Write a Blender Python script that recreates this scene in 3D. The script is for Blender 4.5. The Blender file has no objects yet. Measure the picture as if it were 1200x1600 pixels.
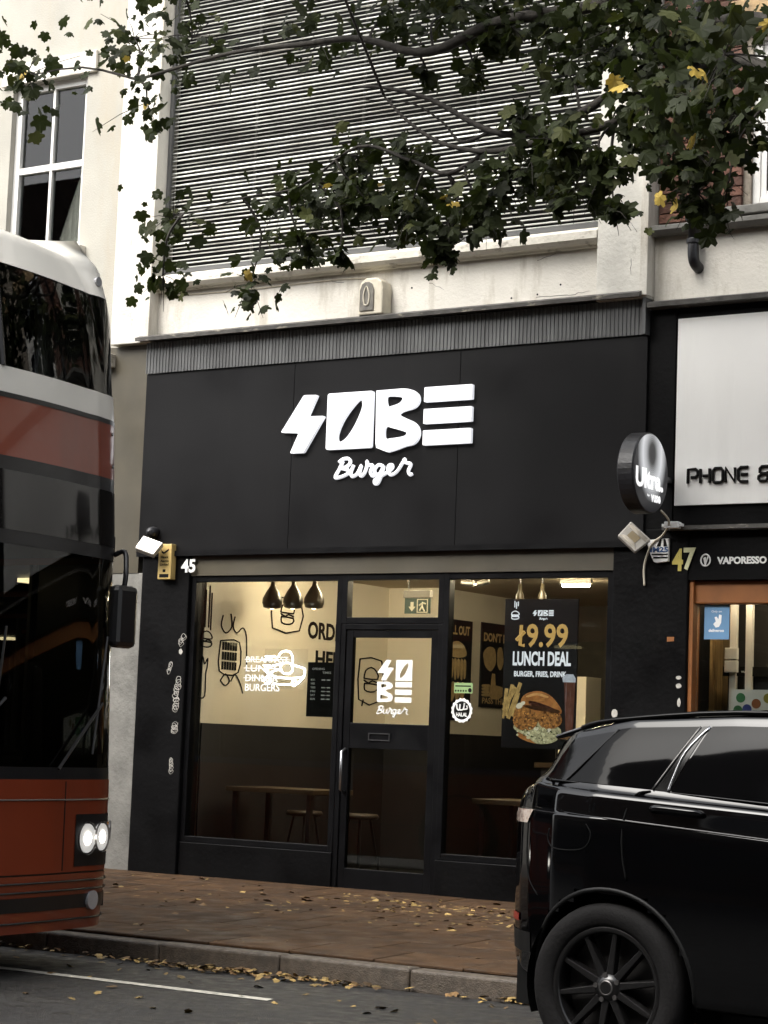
import bpy, math, random
from mathutils import Vector, Matrix
R = math.radians
scene = bpy.context.scene
col = scene.collection

# ------------------------------------------------------------------ camera
cd = bpy.data.cameras.new('camera'); cam = bpy.data.objects.new('camera', cd); col.objects.link(cam)
yaw, pitch, roll = R(32.797), R(6.235), R(2.168)
fw = Vector((-math.sin(yaw)*math.cos(pitch), math.cos(yaw)*math.cos(pitch), math.sin(pitch)))
rt = Vector((math.cos(yaw), math.sin(yaw), 0)); up = rt.cross(fw)
rt, up = rt*math.cos(roll)+up*math.sin(roll), up*math.cos(roll)-rt*math.sin(roll)
m = Matrix((rt, up, -fw)).transposed().to_4x4(); m.translation = (0, 0, 1.38)
cam.matrix_world = m
cd.sensor_fit = 'VERTICAL'; cd.sensor_height = 36.0; cd.lens = 3300/1600*36.0
cd.clip_start = 0.05; cd.clip_end = 2000
scene.camera = cam
scene.render.resolution_x, scene.render.resolution_y = 768, 1024

# ------------------------------------------------------------------ sky, sun, exposure
SUN_EL, SUN_AZ = R(48), R(205)           # azimuth clockwise from +Y
w = bpy.data.worlds.new('World'); scene.world = w; w.use_nodes = True
nt = w.node_tree; nt.nodes.clear()
o_ = nt.nodes.new('ShaderNodeOutputWorld'); bg = nt.nodes.new('ShaderNodeBackground')
sk = nt.nodes.new('ShaderNodeTexSky'); sk.sky_type = 'NISHITA'; sk.sun_disc = False
sk.sun_elevation = SUN_EL; sk.sun_rotation = SUN_AZ; sk.dust_density = 4.0; sk.air_density = 1.0
hs = nt.nodes.new('ShaderNodeHueSaturation'); hs.inputs['Saturation'].default_value = 0.18
nt.links.new(sk.outputs[0], hs.inputs['Color']); nt.links.new(hs.outputs[0], bg.inputs[0])
bg.inputs[1].default_value = 0.12; nt.links.new(bg.outputs[0], o_.inputs[0])
sl = bpy.data.lights.new('sun', 'SUN'); sl.energy = 0.75; sl.angle = R(45); sl.color = (1, .95, .86)
so = bpy.data.objects.new('sun', sl); col.objects.link(so)
sd = Vector((math.sin(SUN_AZ)*math.cos(SUN_EL), math.cos(SUN_AZ)*math.cos(SUN_EL), math.sin(SUN_EL)))
so.rotation_euler = (-sd).to_track_quat('-Z', 'Y').to_euler(); so.location = (0, -10, 20)
scene.view_settings.view_transform = 'Standard'; scene.view_settings.look = 'None'
scene.view_settings.gamma = 1; scene.view_settings.use_curve_mapping = False
scene.view_settings.exposure = 2.0
scene.cycles.max_bounces = 7; scene.cycles.diffuse_bounces = 3; scene.cycles.glossy_bounces = 4; scene.cycles.transparent_max_bounces = 10
scene.cycles.caustics_reflective = False; scene.cycles.caustics_refractive = False

# ------------------------------------------------------------------ helpers
def nn(t, kind, **kw):
    n = t.nodes.new(kind)
    for k, v in kw.items(): setattr(n, k, v)
    return n
MATS = {}
def pm(name, c, rough=.6, var=.12, scale=5., bump=.0, bscale=60., metal=0., spec=.5, emit=0., ecol=None,
       streak=None, sscale=(3, 3, .4), slo=.5, shi=.75, coat=0., rnd=0., island=False, rvar=.0, obj=False, alpha=1.):
    """procedural principled material: noise-varied colour, optional streaks / stains of a second colour, bump"""
    if name in MATS: return MATS[name]
    mt = bpy.data.materials.new(name); mt.use_nodes = True; t = mt.node_tree
    b = t.nodes['Principled BSDF']
    g = nn(t, 'ShaderNodeNewGeometry'); L = t.links.new
    tc = nn(t, 'ShaderNodeTexCoord')
    pos = tc.outputs['Object'] if obj else g.outputs['Position']
    n1 = nn(t, 'ShaderNodeTexNoise'); n1.inputs['Scale'].default_value = scale; n1.inputs['Detail'].default_value = 6
    L(pos, n1.inputs['Vector'])
    mp = nn(t, 'ShaderNodeMapRange'); mp.inputs[1].default_value = .3; mp.inputs[2].default_value = .7
    mp.inputs[3].default_value = 1-var; mp.inputs[4].default_value = 1+var
    L(n1.outputs['Fac'], mp.inputs[0])
    val = mp.outputs[0]
    if rnd:
        src = g.outputs['Random Per Island'] if island else nn(t, 'ShaderNodeObjectInfo').outputs['Random']
        m2 = nn(t, 'ShaderNodeMapRange'); m2.inputs[3].default_value = 1-rnd; m2.inputs[4].default_value = 1+rnd
        L(src, m2.inputs[0]); mu = nn(t, 'ShaderNodeMath', operation='MULTIPLY'); L(val, mu.inputs[0]); L(m2.outputs[0], mu.inputs[1]); val = mu.outputs[0]
    vm = nn(t, 'ShaderNodeVectorMath', operation='SCALE'); vm.inputs[0].default_value = c[:3]; L(val, vm.inputs['Scale'])
    out = vm.outputs[0]
    if streak:
        ma = nn(t, 'ShaderNodeMapping'); ma.inputs['Scale'].default_value = sscale; L(pos, ma.inputs['Vector'])
        n2 = nn(t, 'ShaderNodeTexNoise'); n2.inputs['Scale'].default_value = 1.; n2.inputs['Detail'].default_value = 9; n2.inputs['Roughness'].default_value = .68
        L(ma.outputs[0], n2.inputs['Vector'])
        mr = nn(t, 'ShaderNodeMapRange'); mr.inputs[1].default_value = slo; mr.inputs[2].default_value = shi; L(n2.outputs['Fac'], mr.inputs[0])
        mx = nn(t, 'ShaderNodeMix', data_type='RGBA'); L(mr.outputs[0], mx.inputs[0]); L(out, mx.inputs[6]); mx.inputs[7].default_value = (*streak, 1)
        out = mx.outputs[2]
    L(out, b.inputs['Base Color'])
    b.inputs['Roughness'].default_value = rough; b.inputs['Metallic'].default_value = metal
    b.inputs['Specular IOR Level'].default_value = spec; b.inputs['Coat Weight'].default_value = coat
    b.inputs['Coat Roughness'].default_value = .04
    if rvar:
        m3 = nn(t, 'ShaderNodeMapRange'); m3.inputs[1].default_value = .3; m3.inputs[2].default_value = .7
        m3.inputs[3].default_value = max(.02, rough-rvar); m3.inputs[4].default_value = min(1, rough+rvar)
        n3 = nn(t, 'ShaderNodeTexNoise'); n3.inputs['Scale'].default_value = scale*.7; n3.inputs['Detail'].default_value = 5
        L(pos, n3.inputs['Vector']); L(n3.outputs['Fac'], m3.inputs[0]); L(m3.outputs[0], b.inputs['Roughness'])
    if bump:
        n4 = nn(t, 'ShaderNodeTexNoise'); n4.inputs['Scale'].default_value = bscale; n4.inputs['Detail'].default_value = 5; L(pos, n4.inputs['Vector'])
        bp = nn(t, 'ShaderNodeBump'); bp.inputs['Strength'].default_value = bump; bp.inputs['Distance'].default_value = .01
        L(n4.outputs['Fac'], bp.inputs['Height']); L(bp.outputs[0], b.inputs['Normal'])
    if emit:
        b.inputs['Emission Color'].default_value = (*(ecol or c)[:3], 1); b.inputs['Emission Strength'].default_value = emit
    MATS[name] = mt; return mt
def glass(name, tint=(1, 1, 1), ior=1.45, rough=0.):
    if name in MATS: return MATS[name]
    mt = bpy.data.materials.new(name); mt.use_nodes = True; t = mt.node_tree; t.nodes.clear(); L = t.links.new
    o = nn(t, 'ShaderNodeOutputMaterial'); mx = nn(t, 'ShaderNodeMixShader'); f = nn(t, 'ShaderNodeFresnel'); f.inputs[0].default_value = ior
    a = nn(t, 'ShaderNodeBsdfTransparent'); a.inputs[0].default_value = (*tint, 1)
    b = nn(t, 'ShaderNodeBsdfGlossy'); b.inputs['Roughness'].default_value = rough
    L(f.outputs[0], mx.inputs[0]); L(a.outputs[0], mx.inputs[1]); L(b.outputs[0], mx.inputs[2]); L(mx.outputs[0], o.inputs[0])
    MATS[name] = mt; return mt

ORG = {}
def tag(o, label=None, cat=None, group=None, kind=None):
    if label: o['label'] = label
    if cat: o['category'] = cat
    if group: o['group'] = group
    if kind: o['kind'] = kind
    return o
def thing(name, label, cat, loc=(0, 0, 0), group=None, rotz=0., local=False):
    """an Empty at the thing's base; local=True: its parts are modelled round their own origin"""
    o = bpy.data.objects.new(name, None); col.objects.link(o); o.location = loc; o.rotation_euler = (0, 0, rotz)
    o.empty_display_size = .1
    ORG[o.name] = Vector((0, 0, 0)) if local else Vector(loc)
    return tag(o, label, cat, group)
def link_mesh(name, me, m, parent, c):
    o = bpy.data.objects.new(name, me); col.objects.link(o)
    if m is not None and not me.materials:
        me.materials.append(m)
    p = ORG[parent.name] if parent else Vector((0, 0, 0))
    o.location = Vector(c)-p
    if parent: o.parent = parent
    ORG[o.name] = Vector(c)
    return o
class MB:
    def __init__(s): s.v = []; s.f = []
    def add(s, vs, fs):
        n = len(s.v); s.v += [tuple(p) for p in vs]; s.f += [tuple(i+n for i in f) for f in fs]; return s
    def box(s, x0, x1, y0, y1, z0, z1):
        return s.add([(x0,y0,z0),(x1,y0,z0),(x1,y1,z0),(x0,y1,z0),(x0,y0,z1),(x1,y0,z1),(x1,y1,z1),(x0,y1,z1)],
                     [(0,3,2,1),(4,5,6,7),(0,1,5,4),(1,2,6,5),(2,3,7,6),(3,0,4,7)])
    def prism(s, poly, a0, a1, axis='y'):
        """closed 2-D outline extruded along an axis (y: poly is x,z; x: poly is y,z; z: poly is x,y)"""
        f = {'y': lambda p, a: (p[0], a, p[1]), 'x': lambda p, a: (a, p[0], p[1]), 'z': lambda p, a: (p[0], p[1], a)}[axis]
        n = len(poly); vs = [f(p, a0) for p in poly]+[f(p, a1) for p in poly]
        return s.add(vs, [tuple(range(n)), tuple(range(2*n-1, n-1, -1))]+[(i, i+n, (i+1) % n+n, (i+1) % n) for i in range(n)])
    def tube(s, path, r, n=8, cap=True):
        P = [Vector(p) for p in path]; rs = r if isinstance(r, (list, tuple)) else [r]*len(P)
        b = len(s.v); prev = None
        for i, p in enumerate(P):
            d = (P[min(i+1, len(P)-1)]-P[max(i-1, 0)]).normalized()
            if prev is None:
                a = d.orthogonal().normalized()
            else:
                a = (prev-d*prev.dot(d)); a = a.normalized() if a.length > 1e-6 else d.orthogonal().normalized()
            prev = a; c = d.cross(a)
            for k in range(n):
                t = 2*math.pi*k/n; s.v.append(tuple(p+(a*math.cos(t)+c*math.sin(t))*rs[i]))
        for i in range(len(P)-1):
            for k in range(n):
                k2 = (k+1) % n; s.f.append((b+i*n+k, b+i*n+k2, b+(i+1)*n+k2, b+(i+1)*n+k))
        if cap:
            s.f.append(tuple(b+k for k in range(n-1, -1, -1))); e = b+(len(P)-1)*n; s.f.append(tuple(e+k for k in range(n)))
        return s
    def cyl(s, p0, p1, r, n=16): return s.tube([p0, p1], r, n)
    def lathe(s, prof, o=(0, 0, 0), axis='z', n=24, close=False):
        b = len(s.v); o = Vector(o)
        for (r, h) in prof:
            for k in range(n):
                t = 2*math.pi*k/n; c, q = r*math.cos(t), r*math.sin(t)
                s.v.append(tuple(o+Vector({'z': (c, q, h), 'y': (c, h, q), 'x': (h, c, q)}[axis])))
        m_ = len(prof)
        for i in range(m_ if close else m_-1):
            j = (i+1) % m_
            for k in range(n):
                k2 = (k+1) % n; s.f.append((b+i*n+k, b+i*n+k2, b+j*n+k2, b+j*n+k))
        return s
    def frame(s, x0, x1, z0, z1, y0, y1, t, tb=None):
        tb = tb if tb is not None else t
        s.box(x0, x0+t, y0, y1, z0, z1); s.box(x1-t, x1, y0, y1, z0, z1)
        s.box(x0+t, x1-t, y0+.001, y1-.001, z1-t, z1); return s.box(x0+t, x1-t, y0+.001, y1-.001, z0, z0+tb)
    def glyphs(s, data, fit, depth, fr=None):
        """flat extruded outlines (text or shapes) fitted into a box (u0,u1,v0,v1) on a plane fr=(origin,u,v,n)"""
        vs, fs = data
        if not vs: return s
        us = [p[0] for p in vs]; ws = [p[1] for p in vs]
        if fit:
            a0, a1, b0, b1 = min(us), max(us), min(ws), max(ws)
            su = (fit[1]-fit[0])/(a1-a0); sv = (fit[3]-fit[2])/(b1-b0)
            q = [((p[0]-a0)*su+fit[0], (p[1]-b0)*sv+fit[2], (p[2]+.5)*depth) for p in vs]
        else: q = [(p[0], p[1], (p[2]+.5)*depth) for p in vs]
        o, u, v, n = [Vector(k) for k in fr]
        return s.add([o+u*a+v*b+n*c for a, b, c in q], fs)
    def build(s, name, m, parent=None, smooth=False, bevel=0.):
        xs = list(zip(*s.v)); c = Vector([(min(k)+max(k))/2 for k in xs])
        me = bpy.data.meshes.new(name); me.from_pydata([tuple(Vector(p)-c) for p in s.v], [], s.f); me.update()
        if smooth: me.polygons.foreach_set('use_smooth', [True]*len(me.polygons))
        o = link_mesh(name, me, m, parent, c)
        if bevel:
            bv = o.modifiers.new('bevel', 'BEVEL'); bv.width = bevel; bv.segments = 2; bv.limit_method = 'ANGLE'; bv.angle_limit = R(50)
        return o
def wall_fr(y): return ((0, y, 0), (1, 0, 0), (0, 0, 1), (0, -1, 0))
def side_fr(x): return ((x, 0, 0), (0, 1, 0), (0, 0, 1), (1, 0, 0))    # plane facing +x, u runs along +y
def curve_data(cu):
    o = bpy.data.objects.new('tmp', cu); col.objects.link(o)
    e = o.evaluated_get(bpy.context.evaluated_depsgraph_get()); me = e.to_mesh()
    d = ([tuple(v.co) for v in me.vertices], [tuple(p.vertices) for p in me.polygons]); e.to_mesh_clear()
    bpy.data.objects.remove(o); bpy.data.curves.remove(cu); return d
TXT = {}
def text(sv, bold=0., shear=0., space=1.):
    k = (sv, bold, shear, space)
    if k not in TXT:
        cu = bpy.data.curves.new('t', 'FONT'); cu.body = sv; cu.offset = bold; cu.extrude = .5; cu.shear = shear
        cu.resolution_u = 3; cu.space_character = space; TXT[k] = curve_data(cu)
    return TXT[k]
def shape(*polys):
    cu = bpy.data.curves.new('t', 'CURVE'); cu.dimensions = '2D'; cu.fill_mode = 'BOTH'; cu.extrude = .5
    for p in polys:
        sp = cu.splines.new('POLY'); sp.points.add(len(p)-1); sp.use_cyclic_u = True
        for q, (a, b) in zip(sp.points, p): q.co = (a, b, 0, 1)
    return curve_data(cu)
def smooth_path(p, k=5, closed=False):
    P = [Vector((*q, 0)) if len(q) == 2 else Vector(q) for q in p]; out = []; n = len(P)
    for i in range(n if closed else n-1):
        if closed: a, b, c, d = P[i-1], P[i], P[(i+1) % n], P[(i+2) % n]
        else: a, b, c, d = P[max(i-1, 0)], P[i], P[i+1], P[min(i+2, n-1)]
        for j in range(k):
            t = j/k; out.append(.5*((2*b)+(c-a)*t+(2*a-5*b+4*c-d)*t*t+(3*b-a-3*c+d)*t**3))
    if not closed: out.append(P[-1])
    return out
def sm2(p, k=4): return [(q.x, q.y) for q in smooth_path(p, k, True)]
def strokes(mb, paths, r, fr, k=4, n=6, closed=False):
    o, u, v, nn_ = [Vector(q) for q in fr]
    for p in paths:
        q = smooth_path(p, k) if len(p) > 2 else [Vector((*a, 0)) for a in p]
        mb.tube([o+u*a.x+v*a.y+nn_*r*.6 for a in q], r, n)
    return mb
def ell(cx, cz, a, b, n=24, rot=0.):
    return [(cx+a*math.cos(t)*math.cos(rot)-b*math.sin(t)*math.sin(rot), cz+a*math.cos(t)*math.sin(rot)+b*math.sin(t)*math.cos(rot)) for t in [2*math.pi*i/n for i in range(n)]]
def copy_tree(o, parent=None):
    c = o.copy(); col.objects.link(c); c.parent = parent; ORG[c.name] = ORG[o.name].copy()
    for ch in list(o.children): copy_tree(ch, c)
    return c

# ------------------------------------------------------------------ materials
M_white = pm('white_painted_render', (.64, .61, .545), .75, var=.10, scale=2.2, bump=.35, bscale=45, streak=(.30, .26, .19), sscale=(4.5, 4.5, .9), slo=.53, shi=.80)
M_pil = pm('pilaster_paint', (.60, .58, .52), .75, var=.14, scale=3.5, bump=.5, bscale=30, streak=(.24, .22, .17), sscale=(5, 5, 2.2), slo=.60, shi=.78)
M_cornice = pm('cornice_paint', (.66, .625, .54), .75, var=.12, scale=3, bump=.5, bscale=35, streak=(.16, .135, .09), sscale=(5, 5, 14), slo=.55, shi=.72)
M_black = pm('black_fascia_board', (.0034, .0032, .0037), .45, var=.25, scale=1.6, rvar=.10, spec=.18, streak=(.007, .0066, .0066), sscale=(2.5, 2, .3), slo=.55, shi=.85)
M_pillar = pm('black_painted_pillar', (.0020, .0019, .0021), .5, var=.3, scale=4, bump=.25, bscale=25, rvar=.12, spec=.10, streak=(.006, .0055, .005), sscale=(8, 8, 2), slo=.62, shi=.75)
M_frame = pm('black_aluminium', (.003, .003, .0035), .4, var=.15, scale=8, rvar=.08, spec=.15)
M_header = pm('olive_brown_board', (.060, .051, .033), .5, var=.2, scale=3, rvar=.1)
M_zinc = pm('grey_zinc', (.10, .102, .102), .5, var=.25, scale=3, metal=.1, streak=(.05, .05, .05), sscale=(12, 4, .8), slo=.45, shi=.7)
M_flash = pm('dirty_flashing', (.07, .066, .06), .6, var=.35, scale=9, bump=.4, bscale=40, streak=(.35, .32, .26), sscale=(6, 6, 20), slo=.58, shi=.68)
M_slat = pm('pale_slat', (.66, .66, .62), .5, var=.25, scale=3, rnd=.22, streak=(.30, .28, .24), sscale=(2.5, 2.5, 6), slo=.5, shi=.72)
M_dark = pm('dark_recess', (.012, .012, .012), .8)
M_cream = pm('cream_interior_paint', (.74, .68, .55), .8, var=.06, scale=1.2, bump=.1)
M_dado = pm('dark_dado', (.014, .013, .014), .6, var=.2)
M_brownwall = pm('dark_olive_wall', (.055, .047, .032), .7, var=.2)
M_ceil = pm('ceiling_paint', (.42, .35, .24), .8, var=.1, scale=2)
M_floor = pm('dark_floor_tile', (.018, .016, .014), .45, var=.3, scale=3)
M_lit = pm('lit_white_letter', (.85, .86, .88), .4, emit=.16, ecol=(.93, .95, 1.0), var=.02)
M_neon = pm('white_neon_tube', (.9, .9, .9), .3, emit=3.5, ecol=(1, .98, .95), var=0)
M_vinyl = pm('white_vinyl', (.78, .78, .76), .5, var=.06, scale=30)
M_ink = pm('black_ink', (.009, .0085, .008), .8, spec=.12)
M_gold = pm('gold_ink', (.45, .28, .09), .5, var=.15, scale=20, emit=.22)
M_tan = pm('tan_ink', (.55, .40, .20), .55, var=.15, scale=25)
M_tube = pm('tube_light', (.9, .85, .75), .4, emit=38, ecol=(1, .82, .57), var=0)
M_brick = pm('red_brown_brick', (.115, .052, .034), .82, var=.28, scale=22, bump=.7, bscale=70, rnd=.42, streak=(.035, .025, .02), sscale=(14, 14, 18), slo=.55, shi=.8)
M_mortar = pm('pale_mortar', (.26, .225, .18), .9, var=.2, scale=20, bump=.4)
M_stone = pm('weathered_stone', (.34, .235, .12), .85, var=.3, scale=5, bump=.7, bscale=25, streak=(.10, .075, .05), sscale=(5, 5, 4), slo=.5, shi=.7)
M_greystone = pm('grey_stone', (.16, .155, .14), .85, var=.25, scale=6, bump=.5, bscale=30)
M_upvc = pm('white_window_frame', (.70, .69, .66), .4, var=.05)
M_iron = pm('black_cast_iron', (.012, .012, .014), .38, var=.3, scale=10, bump=.2)
M_panel = pm('white_sign_panel', (.78, .775, .75), .42, var=.03, scale=1.2, streak=(.68, .675, .65), sscale=(3, 3, .3), slo=.5, shi=.9)
M_orange = pm('orange_brown_frame', (.23, .085, .022), .45, var=.15, scale=6)
M_gl = glass('shop_glass', (.93, .95, .93))
M_gldark = glass('house_glass', (.35, .38, .38), 1.6)
M_asph = pm('asphalt', (.018, .0175, .017), .55, var=.35, scale=14, bump=.9, bscale=170, rvar=.22, streak=(.032, .030, .027), sscale=(.9, 3.0, 1), slo=.45, shi=.75)
M_slab = pm('paving_slab', (.066, .035, .0155), .65, spec=.25, var=.28, scale=7, bump=.5, bscale=90, rnd=.26, rvar=.2, streak=(.036, .022, .013), sscale=(5, 5, 1), slo=.46, shi=.70)
M_joint = pm('paving_joint', (.045, .037, .03), .85, var=.3, scale=20)
M_kerb = pm('granite_kerb', (.085, .068, .052), .6, var=.3, scale=25, bump=.6, bscale=120, rnd=.15, rvar=.2, streak=(.05, .042, .034), sscale=(6, 6, 6), slo=.5, shi=.7)
M_line = pm('worn_road_paint', (.48, .46, .40), .6, var=.3, scale=20, streak=(.07, .065, .06), sscale=(16, 16, 1), slo=.55, shi=.68)
M_yellow = pm('yellow_plastic', (.52, .37, .13), .45, var=.1)
M_offwhite = pm('aged_white_plastic', (.58, .53, .42), .5, var=.12, scale=9, streak=(.30, .25, .16), sscale=(10, 10, 5), slo=.55, shi=.8)

# ------------------------------------------------------------------ ground
def sheet(name, x0, x1, y0, y1, z, m):
    return MB().add([(x0, y0, z), (x1, y0, z), (x1, y1, z), (x0, y1, z)], [(0, 1, 2, 3)]).build(name, m)
tag(sheet('ground', -400, 400, -400, 400, -.02, M_asph), kind='structure')
road = tag(sheet('road', -120, 120, -14, 10.26, 0, M_asph), kind='structure')
KY, FY = 10.30, 14.1                                  # kerb face, building line
def pz(y): return .12+(y-KY)*(.10/(FY-KY))            # cross-fall of the pavement
pav = MB(); pav.add([(-60, KY+.12, pz(KY+.12)-.012), (60, KY+.12, pz(KY+.12)-.012), (60, 14.6, pz(14.6)-.012), (-60, 14.6, pz(14.6)-.012)], [(0, 1, 2, 3)])
pav.box(-60, 60, KY+.15, 14.5, -.015, .10)
pavement = tag(pav.build('pavement', M_joint), kind='structure')
rnd = random.Random(5)
SL = .60; rows = [KY+.165+i*.458 for i in range(8)]
sm = MB().box(-SL/2+.004, SL/2-.004, -.225, .225, -.02, .0).build('paving_slab', M_slab, pavement, bevel=.004)
smesh = sm.data; bpy.data.objects.remove(sm)
ang = math.atan(.10/(FY-KY))
for j, y in enumerate(rows):
    for i in range(17):
        x = -13.6+i*SL+(j % 2)*.3
        o = link_mesh('paving_slab', smesh, None, pavement, (x, y+.229, pz(y+.229)+rnd.uniform(-.0015, .0015)))
        o.rotation_euler = (ang+rnd.uniform(-.002, .002), rnd.uniform(-.003, .003), 0)
        bv = o.modifiers.new('bevel', 'BEVEL'); bv.width = .005; bv.segments = 1
km = MB().box(-.4475, .4475, 0, .145, -.14, .0).build('kerb_stone', M_kerb, pavement); kmesh = km.data; bpy.data.objects.remove(km)
for i in range(24):
    o = link_mesh('kerb_stone', kmesh, None, pavement, (-17.6+i*.9, KY+.07+rnd.uniform(-.004, .004), .05+rnd.uniform(-.004, .004)))
    o.rotation_euler = (0, rnd.uniform(-.002, .002), 0)
    bv = o.modifiers.new('bevel', 'BEVEL'); bv.width = .018; bv.segments = 3
MB().add([(-16, 9.28, .004), (-6.6, 9.28, .004), (-6.62, 9.37, .004), (-16, 9.37, .004)], [(0, 1, 2, 3)]).build('edge_line', M_line, road)

gm = MB()
for i in range(110):
    x, y = rnd.uniform(-12.5, -4.5), rnd.uniform(10.6, 14.0); r_g = rnd.uniform(.008, .022); a0 = rnd.uniform(0, 6)
    gm.add([(x+r_g*math.cos(a0+k*.785)*rnd.uniform(.7, 1.2), y+r_g*math.sin(a0+k*.785)*rnd.uniform(.7, 1.2), pz(y)+.0035) for k in range(8)], [tuple(range(8))])
gm.build('chewing_gum_spots', pm('trodden_gum', (.03, .026, .022), .7, var=.5, scale=3), pavement)['kind'] = 'stuff'
# ------------------------------------------------------------------ burger shop building
B = thing('shop_building', 'white rendered building with a black burger shop front and slatted upper window', 'building', (-9.1, FY, .2))
MB().box(-11.5, -7.19, FY, 14.45, 4.74, 5.19).build('render_band', M_white, B)
MB().prism([(14.3, 5.19), (14.06, 5.19), (14.05, 5.205), (14.015, 5.21), (13.985, 5.24), (13.985, 5.30), (14.02, 5.325), (14.08, 5.345), (14.3, 5.40)], -11.5, -7.193, 'x').build('cornice', M_cornice, B, bevel=.004)
MB().prism([(14.0, 4.76), (13.93, 4.745), (13.925, 4.775), (13.985, 4.80), (14.099, 4.812), (14.099, 4.76)], -11.6, -6.80, 'x').build('flashing', M_flash, B)
for x0, x1 in ((-7.19, -6.765), (-11.93, -11.5)):
    p = MB().box(x0, x1, 13.99, 14.5, 4.745, 9.6).build('pilaster', M_pil, B, bevel=.008)
    MB().box(x1-.055, x1+.006, 13.972, 14.2, 4.76, 9.6).build('edge_bead', M_white, p, bevel=.004)
MB().box(-11.5, -7.19, FY, 14.5, 8.62, 9.6).build('upper_wall', M_white, B)
lw = MB().box(-11.5, -7.19, 14.26, 14.32, 5.36, 8.62).build('slatted_window', M_dark, B)
slat = MB().prism([(14.165, -.011), (14.160, -.006), (14.185, .0085), (14.190, .004)], -11.49, -7.2, 'x')
s0 = slat.build('slat', M_slat, lw); sme = s0.data; sc = s0.location.copy()+ORG[lw.name]; bpy.data.objects.remove(s0)
z = 5.42
while z < 8.6:
    o = link_mesh('slat', sme, None, lw, (sc.x, sc.y, z)); o.rotation_euler = (rnd.uniform(-.16, .16) if rnd.random() < .85 else rnd.uniform(-.5, .3), rnd.gauss(0, .0011), rnd.gauss(0, .001)); z += .0355+rnd.gauss(0, .0008)
MB().frame(-11.5, -7.19, 5.36, 8.62, 14.12, 14.15, .04).build('window_frame', pm('grey_frame', (.09, .09, .088), .5), lw)
for xx in (-10.6, -9.5, -8.4): MB().box(xx-.012, xx+.012, 14.196, 14.21, 5.38, 8.6).build('slat_support', MATS['grey_frame'], lw)
rc_ = random.Random(3)
def crack(x, z, dx, dz, n_, yy, r=.0018):
    p_ = [(x, yy, z)]
    for _ in range(n_): p_.append((p_[-1][0]+dx*rc_.uniform(.4, 1.4)+rc_.gauss(0, .006), yy, p_[-1][2]+dz*rc_.uniform(.4, 1.4)+rc_.gauss(0, .006)))
    MB().tube(p_, [r*rc_.uniform(.5, 1.3) for _ in p_], 4).build('crack', M_dark, B)
for a_ in ((-7.15, 5.62, .03, .002, 9), (-6.95, 5.40, .012, -.02, 7), (-7.05, 6.35, .02, .006, 10), (-6.90, 5.05, .004, -.03, 5)): crack(*a_, 13.989)
for a_ in ((-7.6, 5.18, -.03, -.006, 6), (-8.6, 4.98, -.03, .012, 5), (-7.3, 4.86, -.05, -.001, 12), (-9.9, 5.16, .04, -.004, 8)): crack(*a_, 14.0995)
for hx, hz in ((-7.75, 4.87), (-7.55, 4.93), (-8.9, 5.02), (-7.98, 4.86)): MB().cyl((hx, 14.097, hz), (hx, 14.11, hz), .008, 8).build('fixing_hole', M_dark, B)
MB().tube(smooth_path([(-11.4, 14.093, 5.16), (-10.6, 14.093, 5.145), (-9.6, 14.093, 5.15), (-9.2, 14.093, 5.12)], 4), .005, 6).build('cable', M_offwhite, B)
# zinc cladding strip with standing ribs
zb = MB(); pts = []; x = -11.55
while x < -6.80:
    pts += [(x, 14.035), (x+.004, 14.029), (x+.012, 14.029), (x+.016, 14.035)]; x += .034
pts += [(-6.775, 14.035), (-6.775, 14.12), (-11.55, 14.12)]
n = len(pts); zb.add([(a, b, 4.475) for a, b in pts]+[(a, b, 4.744) for a, b in pts], [(i, i+1, i+1+n, i+n) for i in range(n-1)])
zb.box(-6.80, -6.772, 13.99, 14.09, 4.47, 4.744)
zb.build('zinc_strip', M_zinc, B)
# fascia with its lit letters
fa = MB(); fx = [-11.55, -9.98, -8.39, -6.775]
fa.box(-11.55, -6.775, 14.062, 14.35, 2.90, 4.475); fas = fa.build('fascia', M_black, B)
for i in range(3): MB().box(fx[i]+.002, fx[i+1]-.002, 14.05, 14.0615, 2.905, 4.47).build('fascia_panel', M_black, fas, bevel=.002)
MB().box(-11.55, -6.775, 14.03, 14.0495, 2.885, 2.93).build('trim', M_frame, fas)
LS=[(-9.856,4.189),(-9.722,4.183),(-9.809,4.011),(-9.647,4.006),(-9.841,3.711),(-9.972,3.712),(-9.892,3.877),(-10.072,3.889)]
LO=[(-9.624,4.185),(-9.187,4.187),(-9.173,3.723),(-9.611,3.728)]
LOH=[(-9.283,4.114),(-9.279,4.059),(-9.309,3.982),(-9.36,3.891),(-9.422,3.815),(-9.476,3.786),(-9.509,3.8),(-9.508,3.859),(-9.466,3.951),(-9.404,4.034),(-9.333,4.106),(-9.302,4.12)]
LB=[(-9.149,4.185),(-9.006,4.187),(-8.916,4.188),(-8.843,4.181),(-8.792,4.161),(-8.751,4.123),(-8.747,4.069),(-8.792,4.025),(-8.89,4.004),(-8.928,3.981),(-8.878,3.952),(-8.787,3.912),(-8.74,3.861),(-8.734,3.799),(-8.774,3.742),(-8.859,3.723),(-9.076,3.714),(-9.128,3.721),(-9.137,3.756)]
LB1=[(-9.054,4.125),(-9.004,4.133),(-8.913,4.12),(-8.899,4.1),(-8.929,4.071),(-9.0,4.052),(-9.04,4.051)]
LB2=[(-9.055,3.885),(-8.992,3.876),(-8.864,3.839),(-8.849,3.823),(-8.877,3.803),(-8.989,3.792),(-9.054,3.795)]
SB=[(-9.456,3.629),(-9.49,3.567),(-9.528,3.498),(-9.472,3.501),(-9.408,3.525),(-9.404,3.552),(-9.466,3.57),(-9.479,3.57),(-9.42,3.583),(-9.385,3.618),(-9.408,3.647),(-9.46,3.645),(-9.497,3.622)]
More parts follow.
